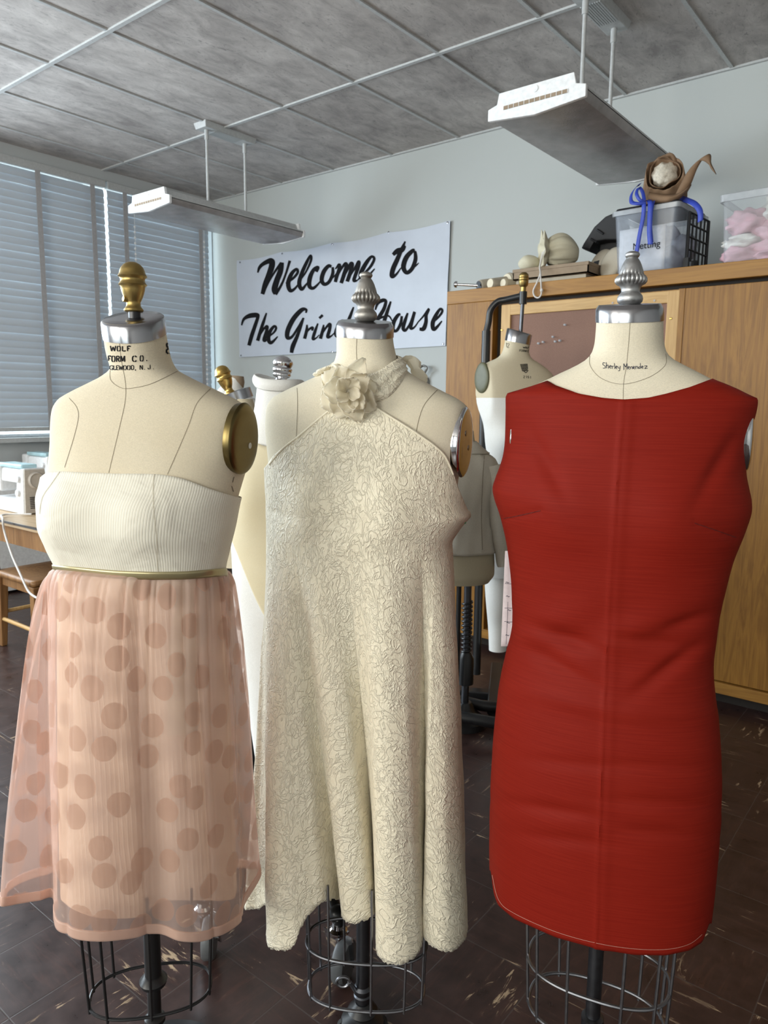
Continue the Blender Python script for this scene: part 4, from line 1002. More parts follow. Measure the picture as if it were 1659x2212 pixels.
# fabric flower
fc = AC.P(752, 846, .105); eu3, ev3 = AC.eu.to_3d(), AC.ev.to_3d(); up3 = Vector((0, 0, 1))
flw = Geo(); flw.ball(fc, .012, n=14, m=8); flw = flw.build('flower', M['petal'], drC, 70)
def petal(ang, dist, w, l, cup, lift, curl, seed, depth=0.0):
    """ragged cupped petal leaving the flower's centre at ang"""
    d = eu3 * math.cos(ang) + up3 * math.sin(ang); s = eu3 * -math.sin(ang) + up3 * math.cos(ang); rnd = random.Random(seed); rows = []
    rag = [rnd.uniform(-.06, .06) for _ in range(17)]; f0 = rnd.uniform(0, 6)
    for j in range(13):
        t = j / 12; row = []
        for i in range(17):
            a = -1 + 2 * i / 16; wd = w * math.sqrt(max(.05, 1 - (1.82 * (t - .56)) ** 2)); le = l * t * (1 - .26 * a * a * t + (rag[i] * .7 if j == 12 else 0) + .03 * math.sin(3 * a + f0))
            out = lift * t + cup * (a * a) * (.3 + .7 * t) - curl * t ** 3 + .0035 * math.sin(4 * a + f0 + 3 * t) * t + .002 * math.sin(9 * t + f0 + 5 * a)
            row.append(fc + d * (dist + le * math.cos(lift * 9)) + s * (wd * a) + ev3 * (depth + out))
        rows.append(row)
    g = Geo(); g.grid(rows); solidify(g.build('petal', M['petal'], flw, 80), .0009, 0)
SPEC = [(2.5, .004, .030, .056, .006, .006, .010, 1, .000), (1.15, .006, .020, .064, .008, .008, .000, 2, .004), (3.6, .004, .030, .056, .006, .006, .008, 3, -.002), (4.35, .004, .026, .052, .010, .008, .006, 4, .0), (5.1, .004, .026, .056, .010, .008, .000, 5, .002),
 (5.75, .005, .025, .058, .012, .010, .004, 6, .0), (.15, .005, .026, .054, .008, .006, .006, 7, -.002), (1.9, .004, .028, .046, .006, .008, .004, 8, .004), (3.05, .002, .026, .046, .012, .016, .006, 9, .006), (.65, .003, .022, .046, .012, .016, .004, 10, .006),
 (4.75, .002, .020, .040, .016, .022, .002, 11, .008), (5.45, .003, .018, .042, .018, .020, .000, 12, .010), (2.2, .001, .016, .028, .014, .026, .000, 13, .008), (.9, .001, .016, .030, .016, .026, .000, 14, .008), (3.9, .001, .014, .026, .018, .028, .0, 15, .010), (5.9, .001, .013, .026, .018, .028, .0, 16, .011)]
for s in SPEC: petal(*s)

# ---------------------------------------------------------------- red sheath on the right form
drR = thing('dress', 'sleeveless red sheath dress with centre front seam on the right-hand form', 'dress', AR.W(0, 0, AR.uz(1360, 2060)[1]), 'dresses on the forms')
RD = [(812, 1190, 1532, .076, .080), (822, 1174, 1552, .078, .082), (836, 1136, 1588, .082, .086), (848, 1101, 1610, .086, .089), (853, 1094, 1620, .087, .09), (861, 1094, 1638, .090, .092), (880, 1095, 1634, .094, .095), (920, 1095, 1622, .101, .10), (960, 1094, 1612, .106, .104), (1000, 1088, 1608, .110, .106), (1040, 1074, 1615, .115, .105),
 (1066, 1067, 1621, .118, .104), (1085, 1070, 1622, .119, .103), (1125, 1083, 1610, .118, .101), (1200, 1099, 1580, .111, .098), (1300, 1108, 1556, .104, .096), (1380, 1107, 1541, .102, .098), (1430, 1098, 1541, .106, .102), (1480, 1085, 1546, .112, .108), (1560, 1074, 1556, .120, .116), (1650, 1066, 1560, .126, .122),
 (1750, 1061, 1557, .128, .125), (1850, 1059, 1548, .127, .125), (1950, 1060, 1536, .126, .124), (2080, 1063, 1518, .125, .122)]
DR = Skin(AR, RD, .03, 2.15, bust=((zbr, .07, .095, .06, .010),), M_=150)
neck = [(1090, 852), (1097, 849), (1140, 836), (1181, 821), (1200, 832), (1250, 850), (1300, 859), (1346, 863), (1400, 859), (1440, 850), (1490, 836), (1541, 817), (1590, 838), (1637, 862)]
hemR = [(1060, 1880), (1066, 1930), (1075, 1955), (1110, 1985), (1200, 2025), (1290, 2050), (1370, 2063), (1440, 2064), (1490, 2053), (1518, 2035), (1532, 1995)]
NR = 440; phr = [2 * PI * (k + .5) / NR for k in range(NR)]
zarm = (AR.uz(1080, 1050)[1] + AR.uz(1620, 1085)[1]) / 2
def top_red(a):
    side = min(abs(math.atan2(math.sin(a), math.cos(a))), abs(abs(math.atan2(math.sin(a), math.cos(a))) - PI)) / math.radians(1)
    zt_ = DR.zcol(a, neck, .003, AR.uz(1360, 850)[1]) if math.sin(a) > 0 else AR.uz(1360, 838)[1]
    k = smooth01((side - 1.0) / 13.0) ** .45
    return zarm + (zt_ - zarm) * k
zt_r = [top_red(a) for a in phr]; zh_r = [DR.zcol(a, hemR, .003, AR.uz(1360, 2040)[1]) if math.sin(a) > -.05 else AR.uz(1360, 1940)[1] for a in phr]
for _ in range(2): zt_r = [(zt_r[i - 1] + 2 * zt_r[i] + zt_r[(i + 1) % NR]) / 4 if .5 < phr[i] < PI - .5 else zt_r[i] for i in range(NR)]
for _ in range(6): zh_r = [(zh_r[i - 1] + 2 * zh_r[i] + zh_r[(i + 1) % NR]) / 4 for i in range(NR)]
def red_off(a, z):
    px, py, d = proj(DR.pt(a, z, .003)); o = .003
    if math.sin(a) > 0:      # drag lines at the waist and hips, dart dents, centre seam ridge
        o += .0028 * math.exp(-((py - 1375) / 60) ** 2) * math.sin((px - 1300) / 34 + (py - 1375) / 26)
        for cx_, cy_, sl, am, ln, wd in ((1215, 1375, .35, -.0045, 85, 16), (1450, 1440, -.75, -.0045, 85, 16), (1400, 1385, .1, -.003, 80, 14), (1210, 1440, .55, -.0032, 90, 16), (1480, 1345, -.35, -.003, 60, 14), (1200, 1750, .16, -.0026, 110, 14), (1420, 1735, .06, -.0022, 120, 15), (1230, 1815, .12, -.0020, 110, 14), (1420, 1800, .05, -.002, 110, 15),
                                         (1250, 1520, .2, .0018, 120, 20), (1430, 1540, .05, .0016, 120, 22), (1180, 1000, 1.9, -.003, 90, 18), (1550, 1010, -1.7, -.003, 90, 18), (1240, 1650, .1, -.0014, 120, 14), (1410, 1655, .03, -.0014, 120, 14)):
            c = 1 / math.hypot(1, sl); al = ((px - cx_) + sl * (py - cy_)) * c; ac = ((py - cy_) - sl * (px - cx_)) * c
            o += 1.9 * am * math.exp(-(al / ln) ** 2 - (ac / wd) ** 2)
        cf = lerp_curve([(862, 1345), (1060, 1330), (1300, 1315), (1500, 1305), (1900, 1290), (2045, 1287)], py); o += .0034 * math.exp(-abs(px - cf) / 4.0) + (.0016 * math.exp(-((px - cf - 16) / 12) ** 2) if px > cf else 0)
        for (x0, y0, x1, y1) in ((1088, 1120, 1168, 1103), (1590, 1161, 1500, 1130)):
            t = ((px - x0) * (x1 - x0) + (py - y0) * (y1 - y0)) / ((x1 - x0) ** 2 + (y1 - y0) ** 2); tt = min(max(t, 0), 1); dd = math.hypot(px - x0 - tt * (x1 - x0), py - y0 - tt * (y1 - y0)); o -= .0022 * math.exp(-(dd / 5.0) ** 2)
    return o
LR = 170; rows = []
for j in range(LR + 1):
    row = []
    for a, z0_, z1_ in zip(phr, zt_r, zh_r):
        z = z0_ + (z1_ - z0_) * j / LR; row.append(DR.pt(a, z, red_off(a, z)))
    rows.append(row)
g = shell(rows, 90, True, True); BDR = g.bvh(); gown = solidify(g.build('gown', M['red'], drR, 60), .0018)
g = Geo(); decal_lines(g, BDR, [[(1064, 1890), (1078, 1944), (1112, 1973), (1200, 2012), (1290, 2037), (1370, 2049), (1440, 2050), (1488, 2039), (1516, 2018)]], .9, eps=.0008); g.build('hem_stitching', M['red_stitch'], gown, 0)
g = Geo(); M['red_dark'] = plain('dart_thread', (.10, .006, .004), .8)
line_parts('dart', BDR, [[(1089, 1120), (1125, 1113), (1168, 1103)], [(1590, 1161), (1545, 1145), (1500, 1130)]], 2.0, M['red_dark'], gown, .0006)
# paper pattern piece hanging behind the dress
pp0 = thing('paper_pattern', 'pale paper pattern piece with pencil grid hanging at the red dress side', 'paper', AR.P(1090, 1395, -.06), None)
g = Geo(); rows = []
for j in range(15):
    t = j / 14; y = 1190 + (1396 - 1190) * t; x0 = 1091 + (1082 - 1091) * t
    rows.append([AR.P(x0 + (1150 - x0) * i / 6, y, -.045 - .006 * math.sin(i / 2 + t * 2) - .02 * t * (i / 6)) for i in range(7)])
g.grid(rows); solidify(g.build('sheet', M['pattern_paper'], pp0, 60), .0006); BPP = g.bvh()
line_parts('pencil_line', BPP, [[(1097, 1300), (1096, 1340), (1093, 1396)], [(1084, 1313), (1120, 1314)], [(1083, 1342), (1120, 1344)], [(1085, 1260), (1120, 1262)]], .9, M['pen'], pp0)
line_parts('pencil_note', BPP, [[(x, y), (x + 3, y - 1), (x + 5, y + 1), (x + 8, y)] for x, y in ((1092, 1258), (1093, 1288), (1096, 1318), (1094, 1345), (1092, 1372))], 1.2, M['pen'], pp0)
# ------------------------------------------------------------------ hanging form, jacket form and stands at the right rear
AH = Axis(1118, 800, 3.50)
HROWS = [(716, 1096, 1149, .052, .052), (758, 1086, 1143, .055, .055), (772, 1076, 1147, .06, .06), (784, 1052, 1165, .065, .066), (796, 1034, 1182, .07, .07), (812, 1027, 1196, .076, .076), (840, 1024, 1204, .085, .082), (872, 1030, 1202, .092, .088), (920, 1045, 1195, .10, .092), (960, 1049, 1192, .104, .09), (1010, 1056, 1185, .09, .08), (1060, 1055, 1186, .085, .08), (1150, 1036, 1200, .10, .10), (1240, 1040, 1200, .10, .11)]
CUTH = ((AH.P(1042, 818, .06), (AH.eu * -.72 + AH.ev * .69).to_3d()),)
HS = Skin(AH, HROWS, -.35, 2.3, cuts=CUTH, bust=((AH.uz(1118, 950)[1], .07, .09, .055, .03),), tilt=((AH.uz(1118, 770)[1], .1, -.1, -.28),))
fh = thing('hanging_form', 'full-length dress form with legs hanging from a black stand before the corkboard', 'dress form', AH.W(0, 0, AH.uz(1075, 1405)[1]), 'background dress forms')
zs = AH.uz(1100, 862)[1]
gH = HS.geo(zs, None, N=64, L=60); BH = gH.bvh(); gH.build('upper_body', M['canvas_bg'], fh, 50)
HS.geo(None, zs + .004, .0015, N=64, L=80).build('lower_body', M['muslin'], fh, 50)
for px0, px1, kn in ((1075, 1075, 1078), (1150, 1140, 1146)):
    pts = [AH.P(px0 + 3, 1200), AH.P(kn, 1290, .01), AH.P(px1 + 1, 1345, -.01), AH.P(px1, 1404, -.01)]
    Geo().tube(vspline(pts, 8), [.075 - .031 * smooth01(i / 24) for i in range(25)], 20).build('leg', M['muslin'], fh, 60)
neck_cap(HS, HS.z1 - .052, HS.z1 - .001, M['steel'], fh)
g = Geo(); mH = lambda x, y: hit(BH, 960 + x / 5.925, 560 + y / 5.925, .001)
letters(g, mH, [('W', 1005, 1118, 26, 22, .04), ('O', 1034, 1119, 14, 22), ('L', 1051, 1120, 12, 22), ('F', 1066, 1120, 14, 22), ('F', 958, 1154, 18, 28), ('O', 979, 1156, 20, 28), ('R', 1003, 1158, 20, 28), ('M', 1027, 1160, 22, 28), ('C', 1062, 1162, 16, 28), ('O', 1081, 1164, 14, 28)], 5)
letters(g, mH, [('1', 790, 1072, 14, 56), ('2', 806, 1076, 26, 56)], 5)
letters(g, mH, [('2', 1010, 1492, 18, 28, .1), ('1', 1040, 1494, 16, 28), ('5', 1064, 1496, 18, 28), ('1', 1094, 1500, 16, 28)], 6)
g.build('lettering', M['ink'], fh, 0); g = Geo()
for k in range(7): g.ribbon([(968 + k * 4, 1350 + k * 13, 10), (1015 + k, 1346 + k * 14, 10), (1064 + k * 1.5 - max(0, k - 4) * 6, 1344 + k * 13, 10)], mH, 4)
g.ribbon([(1010, 1425, 8), (1042, 1452, 10), (1072, 1420, 8)], mH, 4)
g.build('shield_mark', M['ink'], fh, 0)
ellipse_plate(CUTH[0][0] + CUTH[0][1] * .004, CUTH[0][1], (0, 0, 1), .050, .072, .012, .008).build('arm_plate', M['plate_green'], fh)
Geo().tube([AH.P(1124, 728), AH.P(1129, 655)], .009, 10).build('hook_rod', M['grey_pole'], fh)
# stand that carries it
st = thing('hanging_stand', 'black bent-pipe hanging stand with wooden knob, behind the hanging form', 'stand', AH.W(AH.uz(1045, 900)[0], -.06, 0))
pu = AH.uz(1044, 900)[0]; zt = AH.uz(1090, 645)[1]; ku = AH.uz(1130, 640)[0]
b0 = AH.W(pu, -.06, 0)
g = Geo(); g.tube([(b0.x, b0.y, .08), (b0.x, b0.y, AH.uz(1050, 712)[1])], .021, 14); g.build('post', M['black_iron'], st)
g = Geo(); q = AH.W(pu + .012, -.06, zt)
g.tube(vspline([AH.W(pu, -.06, AH.uz(1050, 715)[1]), AH.W(pu + .01, -.06, zt - .10), AH.W(pu + .018, -.055, zt - .045), AH.W(pu + .05, -.05, zt - .008), AH.W(pu + .09, -.04, zt), AH.W(ku, .0, zt + .012)], 6), .0155, 12); g.build('arm', M['black_iron'], st)
Geo().tube([AH.W(ku, 0, AH.uz(1130, 657)[1]), AH.W(ku, 0, AH.uz(1130, 630)[1])], .018, 14).build('socket', M['black_iron'], st)
z0 = AH.uz(1131, 631)[1]; Geo().lathe([(.012, 0), (.013, .022), (.021, .03), (.023, .05), (.021, .052), (.023, .055), (.023, .062), (.021, .064), (.023, .067), (.022, .078), (.013, .088), (0, .09)], AH.W(ku, 0, z0), n=20).build('knob', M['brass'], st)
g = Geo(); g.obox(AH.W(pu + .15, .12, .045), AH.eu.to_3d() * .36, AH.ev.to_3d() * .03, (0, 0, .02)); g.build('foot_bar', M['black_iron'], st, 0, bevel=.006)
g = Geo(); g.obox(AH.W(pu + .1, .02, .05), AH.eu.to_3d() * .03, AH.ev.to_3d() * .30, (0, 0, .022)); g.build('foot_bar', M['black_iron'], st, 0, bevel=.006)
for du, dv in ((-.2, .12), (.5, .12), (.1, .30), (.1, -.26)): Geo().lathe([(.024, -.012), (.024, .012)], AH.W(pu + du, dv, .024), AH.ev.to_3d(), 18).build('caster', M['rubber'], st)
# jacket form
AJ = Axis(1004, 1100, 3.22)
JR = [(930, 985, 1023, .05, .05), (962, 980, 1028, .055, .055), (975, 965, 1045, .06, .06), (992, 942, 1068, .07, .07), (1015, 935, 1074, .08, .08), (1060, 942, 1068, .095, .085), (1110, 950, 1058, .085, .08), (1150, 948, 1062, .085, .085), (1200, 938, 1068, .10, .10), (1238, 938, 1068, .10, .10), (1256, 948, 1056, .09, .09)]
JS = Skin(AJ, JR, 2.8, 2.2)
fj = thing('dress_form', 'small khaki dress form standing under the grey linen jacket', 'dress form', AJ.W(0, 0, 0), 'background dress forms')
gj = JS.geo(N=60, L=80); gj.build('torso', M['khaki'], fj, 50)
p0 = AJ.W(AJ.uz(1010, 1300)[0], -.02, 0); zt = AJ.uz(1010, 1250)[1]
Geo().tube([(p0.x, p0.y, .05), (p0.x, p0.y, zt)], .017, 14).build('pole', M['grey_pole'], fj)
g = Geo(); zl, zh = AJ.uz(1012, 1425)[1], AJ.uz(1012, 1300)[1]
g.tube([Vector((p0.x, p0.y, zl + (zh - zl) * i / 120)) + Vector((math.cos(i * .7), math.sin(i * .7), 0)) * .022 for i in range(121)], .0045, 6); g.build('spring', M['black_iron'], fj)
Geo().lathe([(.036, -.1), (.036, .02), (.022, .05)], (p0.x, p0.y, zl - .02), n=20).build('pole_socket', M['black_iron'], fj)
pk = AJ.W(AJ.uz(991, 1300)[0], .04, 0); Geo().tube([(pk.x, pk.y, .05), (pk.x, pk.y, zt + .01)], .011, 10).build('pedal_rod', M['black_iron'], fj)
for dv, du, w in ((.06, .18, .30), (-.12, .12, .22)):
    g = Geo(); g.tube(vspline([AJ.W(-.16, dv, .06), AJ.W(0, dv + .03, .085), AJ.W(du, dv + .05, .075), AJ.W(du + w * .6, dv, .055)], 6), .026, 10); g.build('base_leg', M['black_iron'], fj)
g = Geo(); g.lathe([(.10, .0), (.10, .03), (.05, .07), (.03, .11)], (p0.x, p0.y, .002), n=24); g.build('base_hub', M['black_iron'], fj)
jk = thing('jacket', 'grey linen jacket on the khaki form between ivory and red dresses', 'jacket', AJ.W(0, 0, AJ.uz(1000, 1190)[1]))
zj0, zj1 = AJ.uz(1000, 1190)[1], AJ.uz(1000, 968)[1]
rows = []
for j in range(41):
    z = zj1 + (zj0 - zj1) * j / 40; t = j / 40
    rows.append([JS.pt(a, z, .008 + .004 * wob(a * 5, t * 7) + .006 * smooth01((t - .75) * 4)) for a in [2 * PI * k / 64 for k in range(64)]])
g = shell(rows, 20, True); jb = solidify(g.build('jacket_body', M['jacket'], jk, 60), .003); BJ = g.bvh()
for s, pts, nm in ((1, [(1064, 1006), (1072, 1050), (1075, 1110), (1082, 1170), (1090, 1222)], 0), (-1, [(945, 1006), (935, 1050), (930, 1110), (926, 1170), (922, 1222)], 0)):
    q = vspline([AJ.P(x, y, .02 * i / 4) for i, (x, y) in enumerate(pts)], 8); g = Geo()
    g.tube(q, [(.046 - .014 * i / (len(q) - 1)) * (1 + .03 * math.sin(i * 1.1)) for i in range(len(q))], 22); g.build('sleeve', M['jacket'], jk, 60)
rows = []
for j in range(9):
    t = j / 8; z = AJ.uz(1000, 952 + 26 * t)[1]; rows.append([JS.pt(a, z, .006 + .012 * math.sin(PI * min(t * 1.1, 1)) + .012 * t) for a in [2 * PI * k / 48 for k in range(48)]])
solidify(shell(rows, 4, True).build('collar', M['jacket'], jk, 60), .003)
g = Geo(); decal_lines(g, BJ, [[(1046, 985), (1042, 1050), (1040, 1120), (1042, 1188)]], 1.0); g.build('seam', M['seam'], jb, 0)
# power cable on the floor
g = Geo(); cp = [plane0 for plane0 in (on(985, 1500, 2, .008), on(1010, 1520, 2, .008), on(1040, 1518, 2, .008), on(1075, 1530, 2, .008), on(1120, 1560, 2, .008), on(1200, 1580, 2, .008))]
g.tube(vspline(cp, 8), .006, 8); tag(g.build('power_cable', M['rubber']), 'black cable lying on the floor behind the red dress', 'cable')

# ------------------------------------------------------------------ forms behind, between the left and middle forms
AW = Axis(601, 900, 2.20)
WR = [(828, 556, 650, .068, .07), (872, 551, 660, .07, .075), (905, 545, 672, .076, .08), (935, 536, 690, .085, .09), (968, 522, 708, .10, .105), (1005, 506, 730, .115, .115), (1060, 497, 742, .13, .12), (1130, 494, 742, .128, .115), (1200, 500, 738, .12, .12), (1290, 504, 745, .12, .13), (1420, 520, 735, .115, .12), (1560, 540, 715, .10, .10), (1640, 552, 700, .09, .09)]
WS = Skin(AW, WR, .25, 2.2, bust=((AW.uz(601, 1070)[1], .09, .085, .05, .02),))
fw = thing('dress_form', 'white-covered dress form with chrome finial behind the ivory dress', 'dress form', AW.W(0, 0, 0), 'background dress forms')
gw = WS.geo(None, None, N=64, L=110); gw.build('torso', M['muslin'], fw, 50)
rows = []
for j in range(9):
    t = j / 8; z = AW.uz(601, 820 + 20 * t)[1]
    rows.append([WS.pt(a, AW.uz(601, 834)[1], .002 + .006 * math.sin(PI * t)) + Vector((0, 0, z - AW.uz(601, 834)[1] + .006 * math.sin(2 * a + 1) - .010 * math.cos(a))) for a in [2 * PI * k / 48 for k in range(48)]])
solidify(shell(rows, 4, True).build('neck_roll', M['muslin'], fw, 70), .006, 1)
g = Geo(); b = AW.P(607, 829); h = (AW.P(613, 768) - b).length
g.lathe([(r * h, z * h) for r, z in SPIRAL], b, AW.P(613, 768) - b, 40, None); g.build('finial', M['chrome'], fw, 60)
uw = AW.uz(612, 1500)[0]; pw = AW.W(uw, 0, 0)
Geo().tube([(pw.x, pw.y, .20), (pw.x, pw.y, AW.uz(612, 1600)[1])], .02, 16).build('pole', M['black_iron'], fw)
for px, py, ball in ((730, 2118, True), (442, 2066, False), (600, 1880, False), (330, 1900, False)):
    f0 = on(px, py, 2, 0.0); dv = (Vector((f0.x, f0.y, 0)) - Vector((pw.x, pw.y, 0))).normalized(); sd = Vector((-dv.y, dv.x, 0)); ax = (AW.ev.to_3d() * (.45 if ball else .05) + AW.eu.to_3d() * .88).normalized()
    lg = Geo(); lg.tube(vspline([(pw.x, pw.y, .24), pw.lerp(f0, .5) + Vector((0, 0, .235)), Vector((f0.x, f0.y, .188)) - dv * .01, Vector((f0.x, f0.y, .165))], 6), .014, 12); lg = lg.build('base_leg', M['black_iron'], fw)
    mt = M['wheel']
    Geo().ball(Vector((f0.x, f0.y, .185)), .023, n=18, m=12).build('stem_ball', M['black_iron'] if ball else M['chrome'], lg)
    Geo().lathe([(.021, 0), (.024, .006), (.024, .012), (.016, .018), (.014, .035)], (f0.x, f0.y, .132), n=22).build('swivel', M['chrome'], lg)
    wc = Vector((f0.x, f0.y, .055)) + AW.eu.to_3d() * .014
    g = Geo()
    for s in (-1, 1): g.hexa([wc + ax * (s * .022 - .002) + Vector((-.012, 0, -.01)), wc + ax * (s * .022 + .002) + Vector((-.012, 0, -.01)), wc + ax * (s * .022 + .002) + Vector((.012, 0, -.01)), wc + ax * (s * .022 - .002) + Vector((.012, 0, -.01)),
                              Vector((f0.x, f0.y, .134)) + ax * (s * .022 - .002) + Vector((-.02, 0, 0)), Vector((f0.x, f0.y, .134)) + ax * (s * .022 + .002) + Vector((-.02, 0, 0)), Vector((f0.x, f0.y, .134)) + ax * (s * .022 + .002) + Vector((.02, 0, 0)), Vector((f0.x, f0.y, .134)) + ax * (s * .022 - .002) + Vector((.02, 0, 0))])
    g.box(f0.x - .02, f0.x + .02, f0.y - .02, f0.y + .02, .130, .136); g.build('fork', M['chrome'], lg, 0)
    Geo().lathe([(.020, -.018), (.050, -.016), (.0545, -.010), (.0545, .010), (.050, .016), (.020, .018)], wc, ax, 32).build('wheel', mt, lg)
    Geo().tube([wc - ax * .028, wc + ax * .028], .008, 12).build('axle', M['chrome'], lg)
# cream garment on the white form, cut away diagonally
tn = thing('tunic', 'cream jersey tunic on the white form, its edge slanting down behind ivory dress', 'garment', AW.W(0, 0, AW.uz(601, 1345)[1]))
CU = [(480, 1120), (500, 1150), (515, 1190), (530, 1228), (545, 1270), (560, 1305), (580, 1345), (640, 1420), (760, 1440)]; rows = []
tops = [(480, 975), (560, 958), (574, 965), (700, 968), (760, 975)]; aa = [2 * PI * k / 72 for k in range(72)]
zt_ = [WS.zcol(a, tops, .006, AW.uz(601, 960)[1]) if math.sin(a) > -.3 else AW.uz(601, 962)[1] for a in aa]; zb_ = [WS.zcol(a, CU, .008, AW.uz(601, 1300)[1]) if math.sin(a) > -.1 else AW.uz(601, 1150)[1] for a in aa]
for _ in range(3): zb_ = [(zb_[i - 1] + 2 * zb_[i] + zb_[(i + 1) % 72]) / 4 for i in range(72)]
rows = [[WS.pt(a, p + (q - p) * j / 40, .010) for a, p, q in zip(aa, zt_, zb_)] for j in range(41)]
solidify(shell(rows, 20, True).build('tunic_body', M['cream_knit'], tn, 60), .006, 1)
g = Geo(); g.tube([r for r in rows[-1]], .0055, 8, closed=True); g.build('tunic_edge', M['muslin'], tn)
# small leaning form with brass finial and the bare neck behind it
AB = Axis(510, 850, 2.45)
fb = thing('dress_form', 'leaning canvas dress form with brass finial, behind the left form shoulder', 'dress form', AB.W(AB.uz(535, 1000)[0], 0, 0), 'background dress forms')
ax = (AB.P(496, 848) - AB.P(512, 905)).normalized(); h = (AB.P(474, 789) - AB.P(498, 848)).length
g = Geo(); pA = AB.P(512, 846); g.lathe([(.052, 0), (.052, .032), (.045, .034), (.02, .035)], AB.P(516, 866), (AB.P(506, 838) - AB.P(516, 866)), 32); g.build('neck_cap', M['steel'], fb)
fx = (AB.P(475, 790) - AB.P(497, 851))
g = Geo(); g.lathe([(r * fx.length, z * fx.length) for r, z in BELL], AB.P(497, 851), fx, 32); g.build('finial', M['brass_bg'], fb, 60)
BWR = [(862, 487, 546, .052, .052), (890, 488, 556, .056, .056), (905, 470, 580, .065, .065), (925, 435, 620, .08, .08), (960, 420, 640, .10, .10), (1080, 425, 640, .12, .11), (1215, 450, 620, .10, .10)]
BS2 = Skin(AB, BWR, .2); BS2.geo(N=48, L=50).build('torso', M['canvas_bg'], fb, 50)
pb = AB.W(AB.uz(535, 1000)[0], 0, 0); Geo().tube([(pb.x, pb.y, .06), (pb.x, pb.y, BS2.z0 + .05)], .018, 12).build('pole', M['black_iron'], fb)
Geo().lathe([(.19, .0), (.19, .02), (.1, .05), (.03, .08)], (pb.x, pb.y, .002), n=28).build('base', M['black_iron'], fb)
AK = Axis(508, 850, 2.95)
fk = thing('dress_form', 'pale form with brown-topped neck, furthest back behind the brass finial', 'dress form', AK.W(0, 0, 0), 'background dress forms')
KR = [(816, 494, 521, .03, .03), (832, 480, 524, .042, .042), (850, 464, 532, .06, .06), (866, 455, 560, .075, .075), (900, 450, 590, .09, .09), (1000, 440, 590, .11, .11), (1210, 440, 580, .11, .11)]
KS = Skin(AK, KR, .2); KS.geo(N=40, L=50).build('torso', M['muslin'], fk, 50)
g = Geo(); q0 = AK.P(509, 836); dk = (AK.P(507, 812) - q0); g.lathe([(.032, 0), (.034, dk.length * .5), (.030, dk.length), (.01, dk.length)], q0, dk + AK.eu.to_3d() * .006, 28); g.build('neck_cap', M['cardboard'], fk)
Geo().tube([AK.W(0, 0, .05), AK.W(0, 0, KS.z0 + .05)], .018, 12).build('pole', M['black_iron'], fk)
Geo().lathe([(.19, 0), (.19, .02), (.1, .05), (.03, .08)], AK.W(0, 0, .002), n=28).build('base', M['black_iron'], fk)
# ------------------------------------------------------------------ sliding-door cabinet at the right
CYF, CYB, CZ = 3.75, 4.40, 2.118; CX0, CX1 = on(966, 760, 1, CYF).x, 1.35
cb = thing('cabinet', 'oak veneer cabinet with sliding doors along the back wall', 'cabinet', ((CX0 + CX1) / 2, CYF, 0))
zr = on(1480, 612, 1, CYF).z; xs = on(1066, 700, 1, CYF).x; xg0, xg1 = xs, on(1077, 700, 1, CYF).x
g = Geo(); g.box(CX0, CX1, CYF + .05, CYB, .07, CZ - .02); g.build('carcass', M['dark_gap'], cb, 0)
Geo().box(CX0 - .002, CX1, CYF - .012, CYB, zr, CZ).build('top_rail', M['oak_x'], cb, 0, bevel=.003)
Geo().box(CX0, xg0, CYF - .008, CYF + .06, .085, zr).build('side_stile', M['oak'], cb, 0, bevel=.002)
Geo().box(CX0, CX1, CYF - .010, CYF + .06, .06, .115).build('bottom_rail', M['oak_x'], cb, 0, bevel=.002)
Geo().box(CX0 + .02, CX1, CYF + .05, CYB, .0, .06).build('plinth', M['dark_gap'], cb, 0)
xd = on(1468, 660, 1, CYF + .02).x
d1 = Geo().box(xg1, xd + .05, CYF + .035, CYF + .055, .12, zr - .02).build('door', M['oak'], cb, 0)
d2 = Geo().box(xd, CX1 - .02, CYF + .006, CYF + .028, .12, zr - .022).build('door', M['oak'], cb, 0, bevel=.002)
Geo().box(xd - .004, xd + .028, CYF + .002, CYF + .03, .12, zr - .022).build('door_edge', M['oak'], d2, 0, bevel=.002)
Geo().box(-.1, -.04, CYF + .001, CYF + .007, 1.0, 1.16).build('finger_pull', M['dark_gap'], d2, 0)
# framed corkboard fixed on the left door
x0, x1 = on(1080, 760, 1, CYF).x, on(1464, 700, 1, CYF).x; zt, zb = on(1080, 660, 1, CYF + .01).z, .62; fw_ = .058
kb = thing('corkboard', 'pinkish corkboard in a pale wooden frame on the cabinet door', 'corkboard', ((x0 + x1) / 2, CYF + .02, zb))
Geo().box(x0 + .02, x1 - .02, CYF + .016, CYF + .028, zb + .02, zt - .02).build('cork_panel', M['cork'], kb, 0)
for b, m in (((x0, x1, CYF + .002, CYF + .032, zt - fw_, zt), 'oak_pale'), ((x0, x1, CYF + .002, CYF + .032, zb, zb + fw_), 'oak_pale'), ((x0, x0 + fw_, CYF + .001, CYF + .032, zb, zt), 'oak_pale_z'), ((x1 - fw_, x1, CYF + .001, CYF + .032, zb, zt), 'oak_pale_z')):
    Geo().box(*b).build('frame_rail', M[m], kb, 0, bevel=.003)
for px, py in ((1084, 713), (1449, 688)):
    q = on(px, py, 1, CYF); Geo().lathe([(.006, 0), (.006, .002), (.003, .003)], q, (0, -1, 0), 12).build('screw', M['brass_bg'], kb)
pin = None
